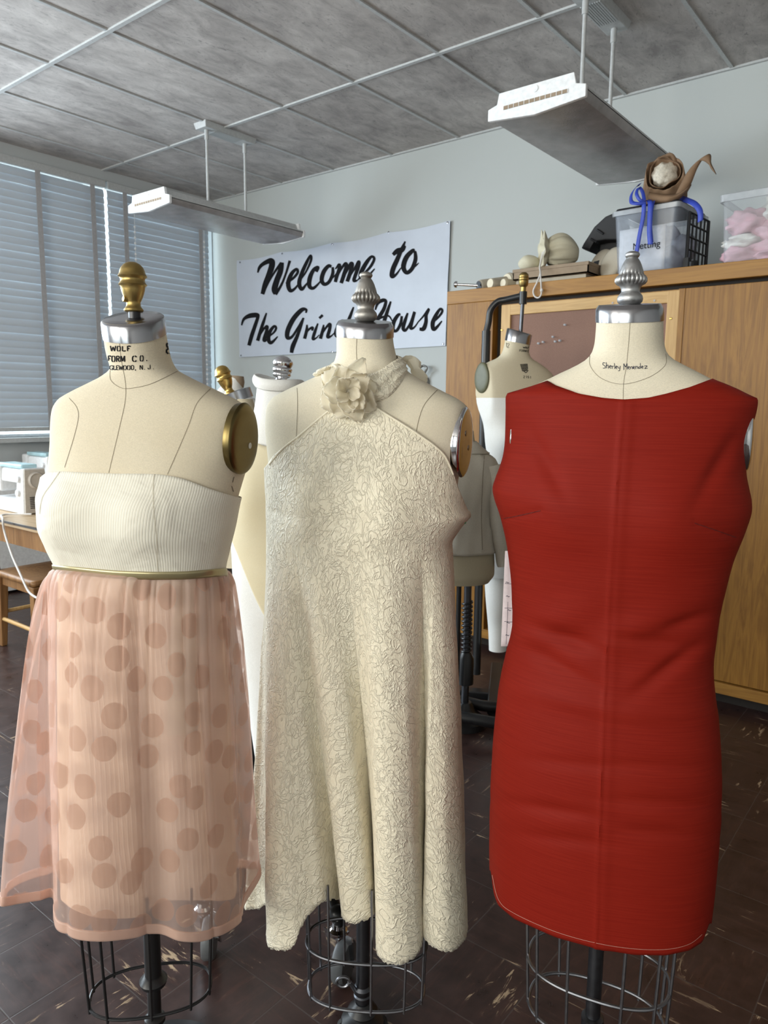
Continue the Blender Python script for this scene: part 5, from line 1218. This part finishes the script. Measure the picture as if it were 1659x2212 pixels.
for px, py in ((1165, 742), (1175, 739), (1196, 728), (1201, 738), (1211, 736), (1326, 655), (1416, 650), (1222, 702)):
    q = on(px, py, 1, CYF + .016)
    if pin is None:
        pin = thing('push_pin', 'clear push pin stuck in the pinkish corkboard', 'pin', q, 'push pins in the corkboard')
        Geo().lathe([(.0055, 0.001), (.0055, .003), (.003, .005), (.0035, .013), (.0055, .015), (.0055, .018)], q, (0, -1, 0), 12).build('head', M['rim'], pin)
    else: copy_tree(pin).location = q

# ------------------------------------------------------------------ things on top of the cabinet
def T(px, py, y): return on(px, py, 1, y)
TZ = CZ
def padroll(px, py, y, r, length, label, mt, dirx=.12, tip=1.0, rod=False, rise=0.0):
    c = T(px, py, y); c.z = TZ + r + .001
    root = thing('padded_roll', label, 'padded roll', (c.x, c.y, TZ), 'padded rolls on the cabinet')
    d = Vector((dirx, 1, rise)).normalized(); g = Geo()
    g.lathe([(0, -.004), (r * .75, -.004), (r * .95, .002), (r, .01), (r * (1 + tip) / 2, length * .6), (r * tip, length * .95), (r * tip * .6, length)], c, d, 28); g.build('padding', mt, root, 50)
    g = Geo(); g.lathe([(r * .86, 0), (r * .86, .002)], c - d * .0055, d, 24); g.build('end_disc', M['canvas_pale'] if not rod else M['steel'], root, 30)
    return root, c, d
r_, c, d = padroll(1036, 609, 3.86, .034, .42, 'padded roll with a chrome rod in its end, leftmost on the cabinet', M['beige_pad'], .5, .9, True, .22)
g = Geo(); e = T(985, 606, 3.80); e.z = c.z + .012; g.tube([c + Vector((0, -.02, 0)), e], .008, 10); g.build('rod', M['chrome'], r_)
Geo().lathe([(.007, -.008), (.019, -.008), (.019, .006), (.012, .012)], e, (e - c), 20).build('rod_disc', M['chrome'], r_)
padroll(1060, 616, 3.80, .030, .4, 'padded roll with a pale stamped end beside the chrome rod roll', M['beige_pad'], .3, .9)
padroll(1088, 611, 3.82, .027, .4, 'smaller padded roll with stamped end left of the cardboard box', M['canvas_bg'], .35, .95)
padroll(1096, 590, 4.02, .062, .25, 'thick beige padded roll lying behind the stamped roll ends', M['beige_pad'], .45, .7)
# flat cardboard box on a lower board
q0, q1 = T(1113, 605, 3.83), T(1272, 592, 3.83)
bx = thing('cardboard_board', 'flat brown cardboard piece lying under the shallow box', 'cardboard', ((q0.x + q1.x) / 2, 4.0, TZ))
Geo().box(q0.x, q1.x - .02, 3.84, 4.2, TZ + .001, TZ + .036).build('board', M['beige_pad'], bx, 0, bevel=.002)
bx = thing('cardboard_box', 'shallow brown cardboard box under the drawstring bag', 'box', ((q0.x + q1.x) / 2, 4.0, TZ + .038))
z0 = TZ + .038; g = Geo(); g.box(q0.x - .01, q1.x, 3.82, 4.22, z0, z0 + .006); g.box(q0.x - .01, q1.x, 3.82, 3.826, z0, z0 + .055); g.box(q0.x - .01, q0.x - .004, 3.82, 4.22, z0, z0 + .055); g.box(q1.x - .006, q1.x, 3.82, 4.22, z0, z0 + .055); g.box(q0.x - .01, q1.x, 4.214, 4.22, z0, z0 + .055); g.build('tray', M['cardboard'], bx, 0)
Geo().box(q0.x - .012, q1.x + .002, 3.816, 4.224, z0 + .040, z0 + .058).build('lid', M['cardboard'], bx, 0, bevel=.002)
LZ = z0 + .0585
# cream dome and drawstring bag on the box
c = T(1143, 575, 3.92); g = Geo(); g.ball((c.x, c.y, LZ + .045), .062, .06, .045, 24, 12, lambda d: 1 + .03 * math.sin(5 * d.x + 3 * d.z)); 
tag(g.build('pincushion', M['bag'], smooth=80), 'rounded cream pad left of the drawstring bag on the box', 'pad')
c = T(1216, 555, 3.97); bg_ = thing('drawstring_bag', 'cream drawstring bag with hanging cord lying on the cardboard box', 'bag', (c.x, c.y, LZ))
g = Geo(); rows = []; dx = Vector((-.80, -.60, .0)).normalized(); cc = Vector((c.x + .085, c.y, LZ + .075))
for j in range(29):
    t = j / 28; R_ = .092 * (math.sin(PI * min(1, .06 + .86 * t)) ** .6) * (1 - .16 * t)
    if t > .80: R_ = .046 + .062 * (t - .80) / .20
    row = []
    for k in range(48):
        a = 2 * PI * k / 48; f = 1 + .075 * math.sin(11 * a + 1 + 2 * t) * smooth01((t - .12) * 2) + .03 * math.sin(17 * a + 4 * t) + (.20 * math.sin(7 * a + 2) * smooth01((t - .78) * 5)) + .02 * math.sin(3 * a + 6 * t)
        p = cc + dx * (.20 * t) + (Vector((-dx.y, dx.x, 0)) * math.cos(a) + Vector((0, 0, 1)) * math.sin(a)) * R_ * f
        p.z = max(p.z + .02 * math.sin(PI * t), LZ + .001); row.append(p)
    rows.append(row)
g.grid(rows, True, True, False); solidify(g.build('sack', M['bag'], bg_, 80), .002)
m0 = cc + dx * .165 + Vector((0, -.055, .0)); yc = 3.725
cordp = [m0, T(1166, 575, 3.80), T(1167, 590, yc + .02), T(1160, 610, yc), T(1152, 628, yc), T(1155, 640, yc), T(1163, 643, yc), T(1169, 636, yc), T(1169, 620, yc), T(1168, 600, yc), T(1168, 588, yc + .03), T(1167, 573, 3.81), m0 + Vector((.012, 0, .01))]
Geo().tube(vspline(cordp, 6), .0042, 8).build('cord', M['cord'], bg_)
Geo().ball(T(1170, 627, yc - .003), .009, .008, .010, 12, 8).build('cord_stop', M['cord'], bg_)
# two round hat blocks leaning together, black lid behind
for (px, py, y, r, th, lab) in ((1300, 562, 4.05, .095, .045, 'round grey hat block with a dark square label, beside the netting bin'), (1322, 583, 3.94, .085, .04, 'smaller plain round hat block leaning against the labelled one')):
    c = T(px, py, y); c.z = TZ + r * .97; nr = Vector((-.45, -.85, .25)).normalized(); up = Vector((0, 0, 1)); up = (up - nr * up.dot(nr)).normalized(); c.z = TZ + r * up.z + .012
    root = thing('hat_block', lab, 'hat block', (c.x, c.y, TZ), 'hat blocks')
    g = Geo(); g.lathe([(r * .8, -th), (r * .98, -th * .6), (r, 0), (r * .96, th * .3), (r * .7, th * .55), (r * .3, th * .66), (0.001, th * .68)], c, nr, 36); g.build('block', M['beige_pad'], root, 60)
    if r > .09:
        lx = nr.cross(up); g = Geo(); g.obox(c + nr * th * .66 + lx * .012, lx * .022, up * .022, nr * .003); g.build('square_label', M['grey_pole'], root, 0)
c = T(1300, 500, 4.18); lid = thing('plastic_lid', 'black plastic lid leaning behind the round hat blocks', 'lid', (c.x, c.y, TZ))
a_, b_, e_, f_ = T(1258, 535, 4.12), T(1330, 465, 4.12), T(1340, 470, 4.12), T(1345, 585, 4.12)
g = Geo(); pts = [T(1260, 538, 4.12), T(1265, 528, 4.12), T(1288, 492, 4.12), T(1312, 470, 4.12), T(1340, 458, 4.12), T(1350, 520, 4.12), T(1312, 520, 4.12), T(1288, 524, 4.12), T(1275, 545, 4.12)]
g.grid([[p + Vector((0, dy, 0)) for p in pts] for dy in (-.03, .12)], True, True, True); g.build('lid_shell', M['black_fabric'], lid, 0, bevel=.006)
g = Geo()
for k in range(3):
    p, q = T(1262 + k * 14, 536 - k * 20, 4.085), T(1275 + k * 14, 541 - k * 18, 4.085); g = Geo(); g.tube([p, q], .006, 8); g.build('lid_rib', M['black_fabric'], lid)
Geo().box(T(1300, 520, 4.2).x, T(1345, 520, 4.2).x, 4.18, 4.24, TZ, T(1300, 510, 4.2).z).build('lid_wall', M['black_fabric'], lid, 0)

# plastic bins
def bin_(name, label, cpx, y0, w, dep, h, mat, taper=.88, rot=0.0, rimh=.022):
    """open-topped tapered bin with its front bottom-left corner under the measured point"""
    c = T(*cpx, y0); root = thing(name, label, 'storage bin', (c.x + w / 2, y0 + dep / 2, TZ), 'storage bins on the cabinet')
    ex = Vector((math.cos(rot), math.sin(rot), 0)); ey = Vector((-math.sin(rot), math.cos(rot), 0)); o = Vector((c.x + w / 2, y0 + dep / 2, TZ + .002))
    def ring(k, z, grow=0.0):
        out = []; hw, hd, rc = w / 2 * k + grow, dep / 2 * k + grow, .022
        for sx, sy, a0 in ((1, 1, 0), (-1, 1, 90), (-1, -1, 180), (1, -1, 270)):
            for t in (0, 30, 60, 90):
                a = math.radians(a0 + t); out.append(o + ex * (sx * (hw - rc) + rc * math.cos(a)) + ey * (sy * (hd - rc) + rc * math.sin(a)) + Vector((0, 0, z)))
        return out
    g = Geo(); g.grid([ring(taper * .97, .0), ring(taper, .01)] + [ring(taper + (1 - taper) * t, h * t) for t in (.25, .5, .75, 1)], True, True, False)
    bod = g.build('bin_body', mat, root, 45)
    g = Geo(); g.grid([ring(1, h - rimh, .001), ring(1, h - rimh, .010), ring(1, h, .012), ring(1, h + .004, .006), ring(1, h, .0)], True); g.build('bin_rim', M['rim'], root, 45)
    return root, o, ex, ey, ring, bod
NB = T(1330, 592, 3.80); w_ = (T(1456, 580, 3.80) - NB).length
nb, o, ex, ey, ring, bod = bin_('storage_bin', 'bluish clear bin with a paper sign, under the kraft paper roll', (1322, 592), 3.80, w_ * 1.12, .40, .315, M['blue_bin'], .88, -.05)
w2, d2 = w_ * 1.12 / 2, .20
g = Geo(); g.grid([ring(1.0, .318, .0), ring(1.0, .330, -.004)], True, True, True); g.build('black_lid', M['black_fabric'], nb, 0)
# sign in a plastic sleeve against the front, its word partly hidden by the ribbon
def sgn(a, z, dy=-.004): k = .88 + .12 * z / .315; return o + ex * a + ey * (-d2 * k + .006 + dy) + Vector((0, 0, z))
sg = Geo(); sg.grid([[sgn(-.135 + .235 * i / 10, .015 + .21 * j / 10, .003 + .0015 * wob(i * .8, j * .7)) for i in range(11)] for j in range(11)]); solidify(sg.build('paper_sign', M['paper'], nb, 60), .001)
cu = bpy.data.curves.new('sign_text', 'FONT'); cu.body = 'Netting'; cu.size = .047; to = bpy.data.objects.new('sign_text', cu); COL.objects.link(to)
me_ = bpy.data.meshes.new_from_object(to.evaluated_get(bpy.context.evaluated_depsgraph_get())); bpy.data.objects.remove(to)
g = Geo(); g.add([sgn(-.060 + v.co.x * .98, .120 + v.co.y, -.0095) for v in me_.vertices], [list(p.vertices) for p in me_.polygons]); g.build('sign_lettering', M['ink'], nb, 0)
g = Geo()
for k in range(5):
    g.ball(o + ex * (-.08 + .045 * k) + ey * (.06 - .03 * (k % 2)) + Vector((0, 0, .09 + .055 * (k % 3))), .068, .07, .07, 18, 12, lambda d: 1 + .16 * math.sin(7 * d.x + 5 * d.z) * math.sin(6 * d.y + 2))
tag(g.build('netting_cloth', M['netting'], smooth=80), 'crumpled pale netting packed inside the bluish signed bin', 'cloth', kind='stuff')
# black mesh basket hooked beside the bin
r0 = o + ex * (w2 + .018) + ey * -.10; bk = thing('wire_rack', 'black plastic grid rack standing against the right side of the signed bin', 'rack', (r0.x, r0.y, TZ))
def rk(a, z, dx=0.0): return r0 + ey * a + ex * (dx + .10 * (.30 - z) * .0 + .035 * a) + Vector((0, 0, z))
for a in (0, .05, .10, .15, .20, .25): Geo().tube([rk(a, .06 - .2 * a * .4), rk(a, .285)], .005 if a not in (0, .25) else .009, 8).build('rack_bar', M['black_fabric'], bk)
for z in (.11, .17, .23, .285): Geo().tube([rk(-.002, z), rk(.252, z)], .005, 8).build('rack_bar', M['black_fabric'], bk)
for a in (0.0, .10, .25): Geo().obox(rk(a, .033), ex * .012, ey * .010, (0, 0, .034)).build('rack_foot', M['black_fabric'], bk, 0)
# kraft paper roll with fibre filling, tied with blue ribbon
kz = TZ + .002 + .331; KB = T(1432, 436, 3.93); KB.z = kz
kr = thing('kraft_paper_roll', 'brown kraft paper roll stuffed with white fibre on the signed bin', 'paper roll', KB)
TP = T(1432, 374, 3.86); axk = (TP - KB - Vector((0, 0, .03))); base_c = KB + Vector((0, .0, .034)); rows = []
axd = Vector((.03, -.62, .78)).normalized(); sx_ = Vector((1, 0, 0)); sy_ = axd.cross(sx_).normalized()
mouth = T(1434, 372, 3.83); rim_r = .093; rnd = random.Random(5); rag = [rnd.uniform(-.022, .016) for _ in range(48)]
rag = [(rag[i - 1] + rag[i]) / 2 for i in range(48)]
vd = (CAM - mouth).normalized(); axd = (vd * .80 + Vector((-.1, 0, .28))).normalized(); sx_ = Vector((0, 0, 1)).cross(axd).normalized(); sy_ = axd.cross(sx_)
for j in range(13):
    t = j / 12; row = []
    for k in range(48):
        a = 2 * PI * k / 48; p = mouth + (sx_ * math.cos(a) + sy_ * math.sin(a)) * rim_r * (.93 + .04 * math.sin(5 * a + 1) * t) + axd * (rag[k] * t)
        q = KB + Vector((.108 * math.cos(a), .07 * math.sin(a) + .0, 0)) + Vector((0, .03, .001))
        m = q.lerp(p, t ** .9); m += (Vector((m.x, m.y, 0)) - Vector((KB.x, KB.y + .02, 0))) * .10 * math.sin(PI * t) + Vector((0, 0, .004 * wob(a * 4, t * 5))) * math.sin(PI * t); row.append(m)
    rows.append(row)
g = Geo(); g.grid(rows, True, True, False); solidify(g.build('paper_wrap', M['kraft'], kr, 70), .0025, 0)
rows = []
for j in range(9):
    t = j / 8; rows.append([mouth + (sx_ * math.cos(2 * PI * k / 40) + sy_ * math.sin(2 * PI * k / 40)) * rim_r * (.76 + .07 * math.sin(2 * PI * k / 40 * 3 + 2) - .05 * t) + axd * (.012 * math.sin(2 * PI * k / 40 * 5) - .07 * t) for k in range(40)])
g = Geo(); g.grid(rows, True); solidify(g.build('inner_wrap', M['kraft'], kr, 70), .003, 0)
g = Geo(); g.ball(mouth - axd * .045, .062, .062, .058, 28, 18, lambda d: 1 + .10 * math.sin(9 * d.x + 3) * math.sin(8 * d.z + 1) + .05 * math.sin(17 * d.y)); g.build('fibre_filling', M['stuffing'], kr, 80)
# torn tail of paper curling to the right
cl = [T(1468, 425, 3.84), T(1480, 400, 3.83), T(1494, 370, 3.84), T(1510, 348, 3.85), T(1524, 340, 3.85), T(1533, 346, 3.84), T(1536, 358, 3.83), T(1542, 368, 3.82), T(1547, 376, 3.81)]
wd = [.040, .036, .030, .024, .020, .022, .018, .010, .002]; cs = spline([tuple(p) + (w,) for p, w in zip(cl, wd)], 5); rows = []
for i, c4 in enumerate(cs):
    p = Vector(c4[:3]); t = i / (len(cs) - 1); n_ = Vector((.85, 0.15, .45)).normalized() if t < .5 else Vector((.35, .3, -.85)).normalized(); n_ = Vector((.85, .15, .45)).lerp(Vector((-.2, .5, .85)), smooth01((t - .3) * 2)).normalized()
    rows.append([p + n_ * c4[3] * s + Vector((0, -.010 * (1 - s * s), 0)) for s in (-1, -.5, 0, .5, 1)])
g = Geo(); g.grid(rows); solidify(g.build('paper_tail', M['kraft'], kr, 70), .002, 0)
cl = [T(1400, 424, 3.80), T(1430, 428, 3.785), T(1460, 424, 3.79), T(1482, 410, 3.81), T(1492, 396, 3.82)]; rows = []
for i, p in enumerate(vspline(cl, 5)):
    t = i / 20; rows.append([p + Vector((0, .0, 1)) * (.020 * (1 - t) + .004) * s + Vector((0, .012 * abs(s), 0)) for s in (-1, 0, 1)])
g = Geo(); g.grid(rows); solidify(g.build('paper_flap', M['kraft'], kr, 70), .002, 0)
# ribbon
rb = thing('ribbon', 'blue ribbon tied round the kraft roll, ends hanging over the bin sign', 'ribbon', T(1393, 440, 3.76))
def band(path, w, side, nm='ribbon_tail'):
    rows = []; q = vspline(path, 7)
    for i, p in enumerate(q):
        tw = side if not callable(side) else side(i / (len(q) - 1)); rows.append([p + tw * w * s for s in (-1, 0, 1)])
    g = Geo(); g.grid(rows); solidify(g.build(nm, M['ribbon'], rb, 60), .0012, 0)
yF = 3.765; sX = Vector((1, 0, 0))
band([T(1388, 430, yF + .03), T(1391, 440, yF), T(1389, 470, yF), T(1382, 505, yF + .004), T(1376, 540, yF + .008), T(1374, 548, yF + .008)], .0105, lambda t: Vector((1, 0, .05 + .2 * math.sin(5 * t))))
band([T(1400, 432, yF + .02), T(1405, 440, yF), T(1404, 470, yF - .004), T(1403, 500, yF - .002), T(1405, 528, yF)], .0125, lambda t: Vector((1, 0, .12 * math.sin(4 * t))))
band([T(1412, 434, yF + .02), T(1409, 445, yF + .004), T(1405, 480, yF + .006), T(1408, 524, yF + .003)], .008, lambda t: Vector((1, 0, .1)))
band([T(1392, 440, yF), T(1376, 440, yF - .01), T(1364, 436, yF), T(1364, 420, yF + .01), T(1374, 404, yF + .03), T(1383, 398, yF + .05)], .012, lambda t: Vector((.8 - .3 * t, 0, .5)), 'ribbon_loop')
band([T(1392, 438, yF), T(1382, 432, yF - .015), T(1375, 418, yF - .012), T(1380, 405, yF + .02), T(1388, 415, yF + .02), T(1392, 434, yF)], .009, lambda t: Vector((.9, 0, .3)), 'ribbon_loop')
band([T(1470, 428, 3.90), T(1482, 432, 3.84), T(1500, 440, 3.80), T(1512, 456, 3.785), T(1513, 478, 3.785)], .015, lambda t: Vector((.8, 0, .6 - .3 * t)))
# pink cloth bin
pb_, o, ex, ey, ring, bod = bin_('storage_bin', 'clear bin of pink and white cloth at the right end of the cabinet', (1552, 570), 3.80, .52, .40, .315, M['clear_bin'], .93, -.04, .03)
rnd = random.Random(11)
def cloth_lump(c, r, mt, nm, seed):
    rn = random.Random(seed); f = [rn.uniform(3, 7) for _ in range(4)]; p = [rn.uniform(0, 6) for _ in range(4)]
    g = Geo(); g.ball(c, r[0], r[1], r[2], 30, 20, lambda d: 1 + .16 * math.sin(f[0] * d.x + p[0] + 2 * d.z) * math.sin(f[1] * d.z * 1.6 + p[1]) + .10 * math.sin(f[2] * 2 * d.y + p[2] + 3 * d.x) + .05 * math.sin(f[3] * 3 * d.z + p[3])); return g
for k, (a, b, z, r, mt, lab) in enumerate(((-.155, -.08, .055, (.085, .085, .045), 'pink_cloth', 'crumpled pink cloth at the bottom left of the clear bin'), (-.02, -.08, .055, (.09, .085, .048), 'pink_cloth', 'crumpled pink cloth at the bottom middle of the clear bin'), (.13, -.07, .06, (.10, .085, .05), 'pink_cloth', 'crumpled pink cloth at the bottom right of the clear bin'),
    (-.16, -.09, .115, (.075, .08, .030), 'white_cloth', 'white garment with a dark button pressed against the clear bin'), (-.02, -.07, .14, (.09, .09, .045), 'pink_cloth', 'pink cloth in the middle of the clear bin'), (.14, -.07, .15, (.09, .09, .05), 'pink_cloth', 'pink cloth to the right inside the clear bin'),
    (-.15, -.07, .20, (.08, .09, .05), 'pink_cloth', 'pink cloth heaped at the upper left of the clear bin'), (.0, -.06, .225, (.09, .09, .05), 'white_cloth', 'white cloth heaped at the top of the clear bin'), (.15, -.06, .235, (.09, .09, .045), 'white_cloth', 'white cloth at the upper right of the clear bin'), (-.03, .06, .30, (.075, .08, .065), 'white_cloth', 'white cloth poking above the rim of the clear bin'))):
    r = (r[0] * 1.18, r[1] * 1.12, r[2] * 1.28); cc_ = o + ex * (a - .022) + ey * (b + .015) + Vector((0, 0, z)); t_ = tag(cloth_lump(cc_, r, mt, '', k).build('cloth', M[mt], smooth=80), lab, 'cloth', 'cloth in the clear bin')
    if k == 3: Geo().lathe([(.006, 0), (.006, .003)], on(1572, 518, 1, 3.822), (0, -1, 0), 12).build('button', M['grey_pole'], t_)

# ------------------------------------------------------------------ sewing table, machines, chair at the far left
TBZ = .76; ta = thing('sewing_table', 'wooden sewing table by the window at far left', 'table', (-4.45, 2.35, 0))
f0 = on(0, 1118, 2, TBZ); f1 = on(96, 1147, 2, TBZ); tyf = (f0.y + f1.y) / 2 - .01; tx1 = -3.62
Geo().box(-5.2, tx1, tyf, tyf + .76, TBZ - .03, TBZ).build('tabletop', M['tabletop'], ta, 0, bevel=.004)
Geo().box(-5.2, tx1 + .002, tyf - .004, tyf + .001, TBZ - .012, TBZ + .001).build('metal_edging', M['steel'], ta, 0)
Geo().box(-5.14, tx1 - .06, tyf + .03, tyf + .055, TBZ - .14, TBZ - .03).build('apron', M['chairwood'], ta, 0)
for x, y in ((-5.12, tyf + .05), (tx1 - .09, tyf + .05), (-5.12, tyf + .68), (tx1 - .09, tyf + .68)): Geo().box(x - .025, x + .025, y - .025, y + .025, 0, TBZ - .03).build('leg', M['chairwood'], ta, 0, bevel=.004)
def machine(px, py, label, dz=0):
    p = on(px, py, 2, TBZ + .001); X, Y = p.x, p.y; z = TBZ + .001
    root = thing('sewing_machine', label, 'sewing machine', (X, Y, z), 'sewing machines')
    Geo().box(X - .40, X, Y, Y + .17, z, z + .085).build('bed', M['machine'], root, 0, bevel=.012)
    g = Geo(); g.hexa([(X - .105, Y - .004, z), (X + .012, Y - .004, z), (X + .012, Y + .175, z), (X - .105, Y + .175, z), (X - .085, Y + .016, z + .27), (X - .005, Y + .016, z + .285), (X - .005, Y + .155, z + .285), (X - .085, Y + .155, z + .27)])
    g.build('column', M['machine'], root, 0, bevel=.014)
    g = Geo(); g.hexa([(X + .010, Y + .006, z + .004), (X + .020, Y + .006, z + .004), (X + .020, Y + .168, z + .004), (X + .010, Y + .168, z + .004), (X - .012, Y + .022, z + .275), (X + .001, Y + .022, z + .275), (X + .001, Y + .150, z + .275), (X - .012, Y + .150, z + .275)])
    e = g.build('end_panel', M['machine_beige'], root, 0, bevel=.004)
    Geo().lathe([(.052, 0), (.052, .012), (.044, .020), (.040, .015), (.012, .015)], (X + .001, Y + .09, z + .205), (1, 0, .07), 32).build('hand_wheel', M['machine_beige'], root)
    g = Geo()
    for k in range(7): Geo().box(X + .012, X + .0205, Y + .04, Y + .12, z + .035 + k * .011, z + .040 + k * .011).build('vent_slot', M['grey_pole'], e, 0)
    Geo().hexa([(X - .40, Y + .022, z + .185), (X - .05, Y + .022, z + .185), (X - .05, Y + .15, z + .185), (X - .40, Y + .15, z + .185), (X - .40, Y + .03, z + .275), (X - .05, Y + .03, z + .275), (X - .05, Y + .14, z + .275), (X - .40, Y + .14, z + .275)]).build('arm', M['machine'], root, 0, bevel=.014)
    Geo().box(X - .40, X - .31, Y + .012, Y + .155, z + .12, z + .285).build('head', M['machine'], root, 0, bevel=.014)
    Geo().box(X - .33, X - .03, Y + .02, Y + .12, z + .277, z + .305).build('lid', M['aqua'], root, 0, bevel=.008)
    for k in range(2): Geo().lathe([(.024, 0), (.022, .014), (.02, .018)], (X - .05, Y + .014 - .005 * k, z + .215 - .085 * k), (0, -1, .05), 20).build('dial', M['machine'], root)
    return root
m1 = machine(50, 1112, 'white sewing machine on the table left of the pink dress')
m2 = copy_tree(m1); q = on(92, 1068, 2, TBZ); m2.location = (q.x + .03, q.y + .02, TBZ + .001); m2['label'] = 'second sewing machine, mostly hidden behind the canvas form at left'
g = Geo(); q = on(8, 1112, 2, TBZ + .012); yt = tyf - .03
g.tube(vspline([q + Vector((.1, .12, 0)), q, on(6, 1122, 1, yt), on(10, 1150, 1, yt), on(26, 1200, 1, yt - .02), on(46, 1245, 1, yt - .04), on(62, 1278, 1, yt - .05), on(80, 1292, 1, yt - .05)], 8), .006, 8)
g.build('power_cord', M['cord'], m1)
# chair drawn up to the table
sz = .45; A0 = on(8, 1394, 2, .0); chx, chy = A0.x, A0.y; ch = thing('wooden_chair', 'worn brown wooden chair pulled up to the sewing table', 'chair', (chx + .2, chy + .2, 0))
w_, dp = .41, .40; ang = .0
def cp(a, b, z): return Vector((chx + a, chy + b, z))
for a, b, nm in ((0, 0, 1), (w_, 0, 1), (0, dp, 0), (w_, dp, 0)):
    pts = [cp(a, b, 0), cp(a + .012, b + .004, .22), cp(a + .02, b + .008, sz - .02)]
    rows = []
    for i, p in enumerate(vspline(pts, 6)):
        r = .017 + .010 * i / 12; rows.append([p + Vector((sx * r, sy * r, 0)) for sx, sy in ((-1, -1), (1, -1), (1, 1), (-1, 1))])
    g = Geo(); g.grid(rows, True, True, True); g.build('leg', M['chairwood'], ch, 0, bevel=.005)
rows = []
for j in range(13):
    t = j / 12; rows.append([cp(-.02 + (w_ + .06) * i / 12, -.02 + (dp + .06) * t, sz + .012 - .014 * math.sin(PI * t) * math.sin(PI * i / 12)) for i in range(13)])
g = Geo(); g.grid(rows); solidify(g.build('seat', M['chairwood'], ch, 40), .028, -1)
Geo().box(chx, chx + w_, chy - .002, chy + .02, sz - .07, sz - .015).build('seat_rail', M['chairwood'], ch, 0, bevel=.003)
for (a0, b0, a1, b1, z) in ((0.01, 0, w_ + .01, 0, .17), (.01, dp, w_ + .01, dp, .17), (.012, 0, .012, dp, .21), (w_ + .012, 0, w_ + .012, dp, .21)): Geo().tube([cp(a0, b0, z), cp(a1, b1, z)], .012, 10).build('stretcher', M['oak_pale'], ch)
for b in (0, dp): 
    g = Geo(); g.tube(vspline([cp(-.01, b, sz - .02), cp(-.04, b, sz + .06), cp(-.10, b, sz + .14)], 6), .018, 10); g.build('back_post', M['chairwood'], ch)
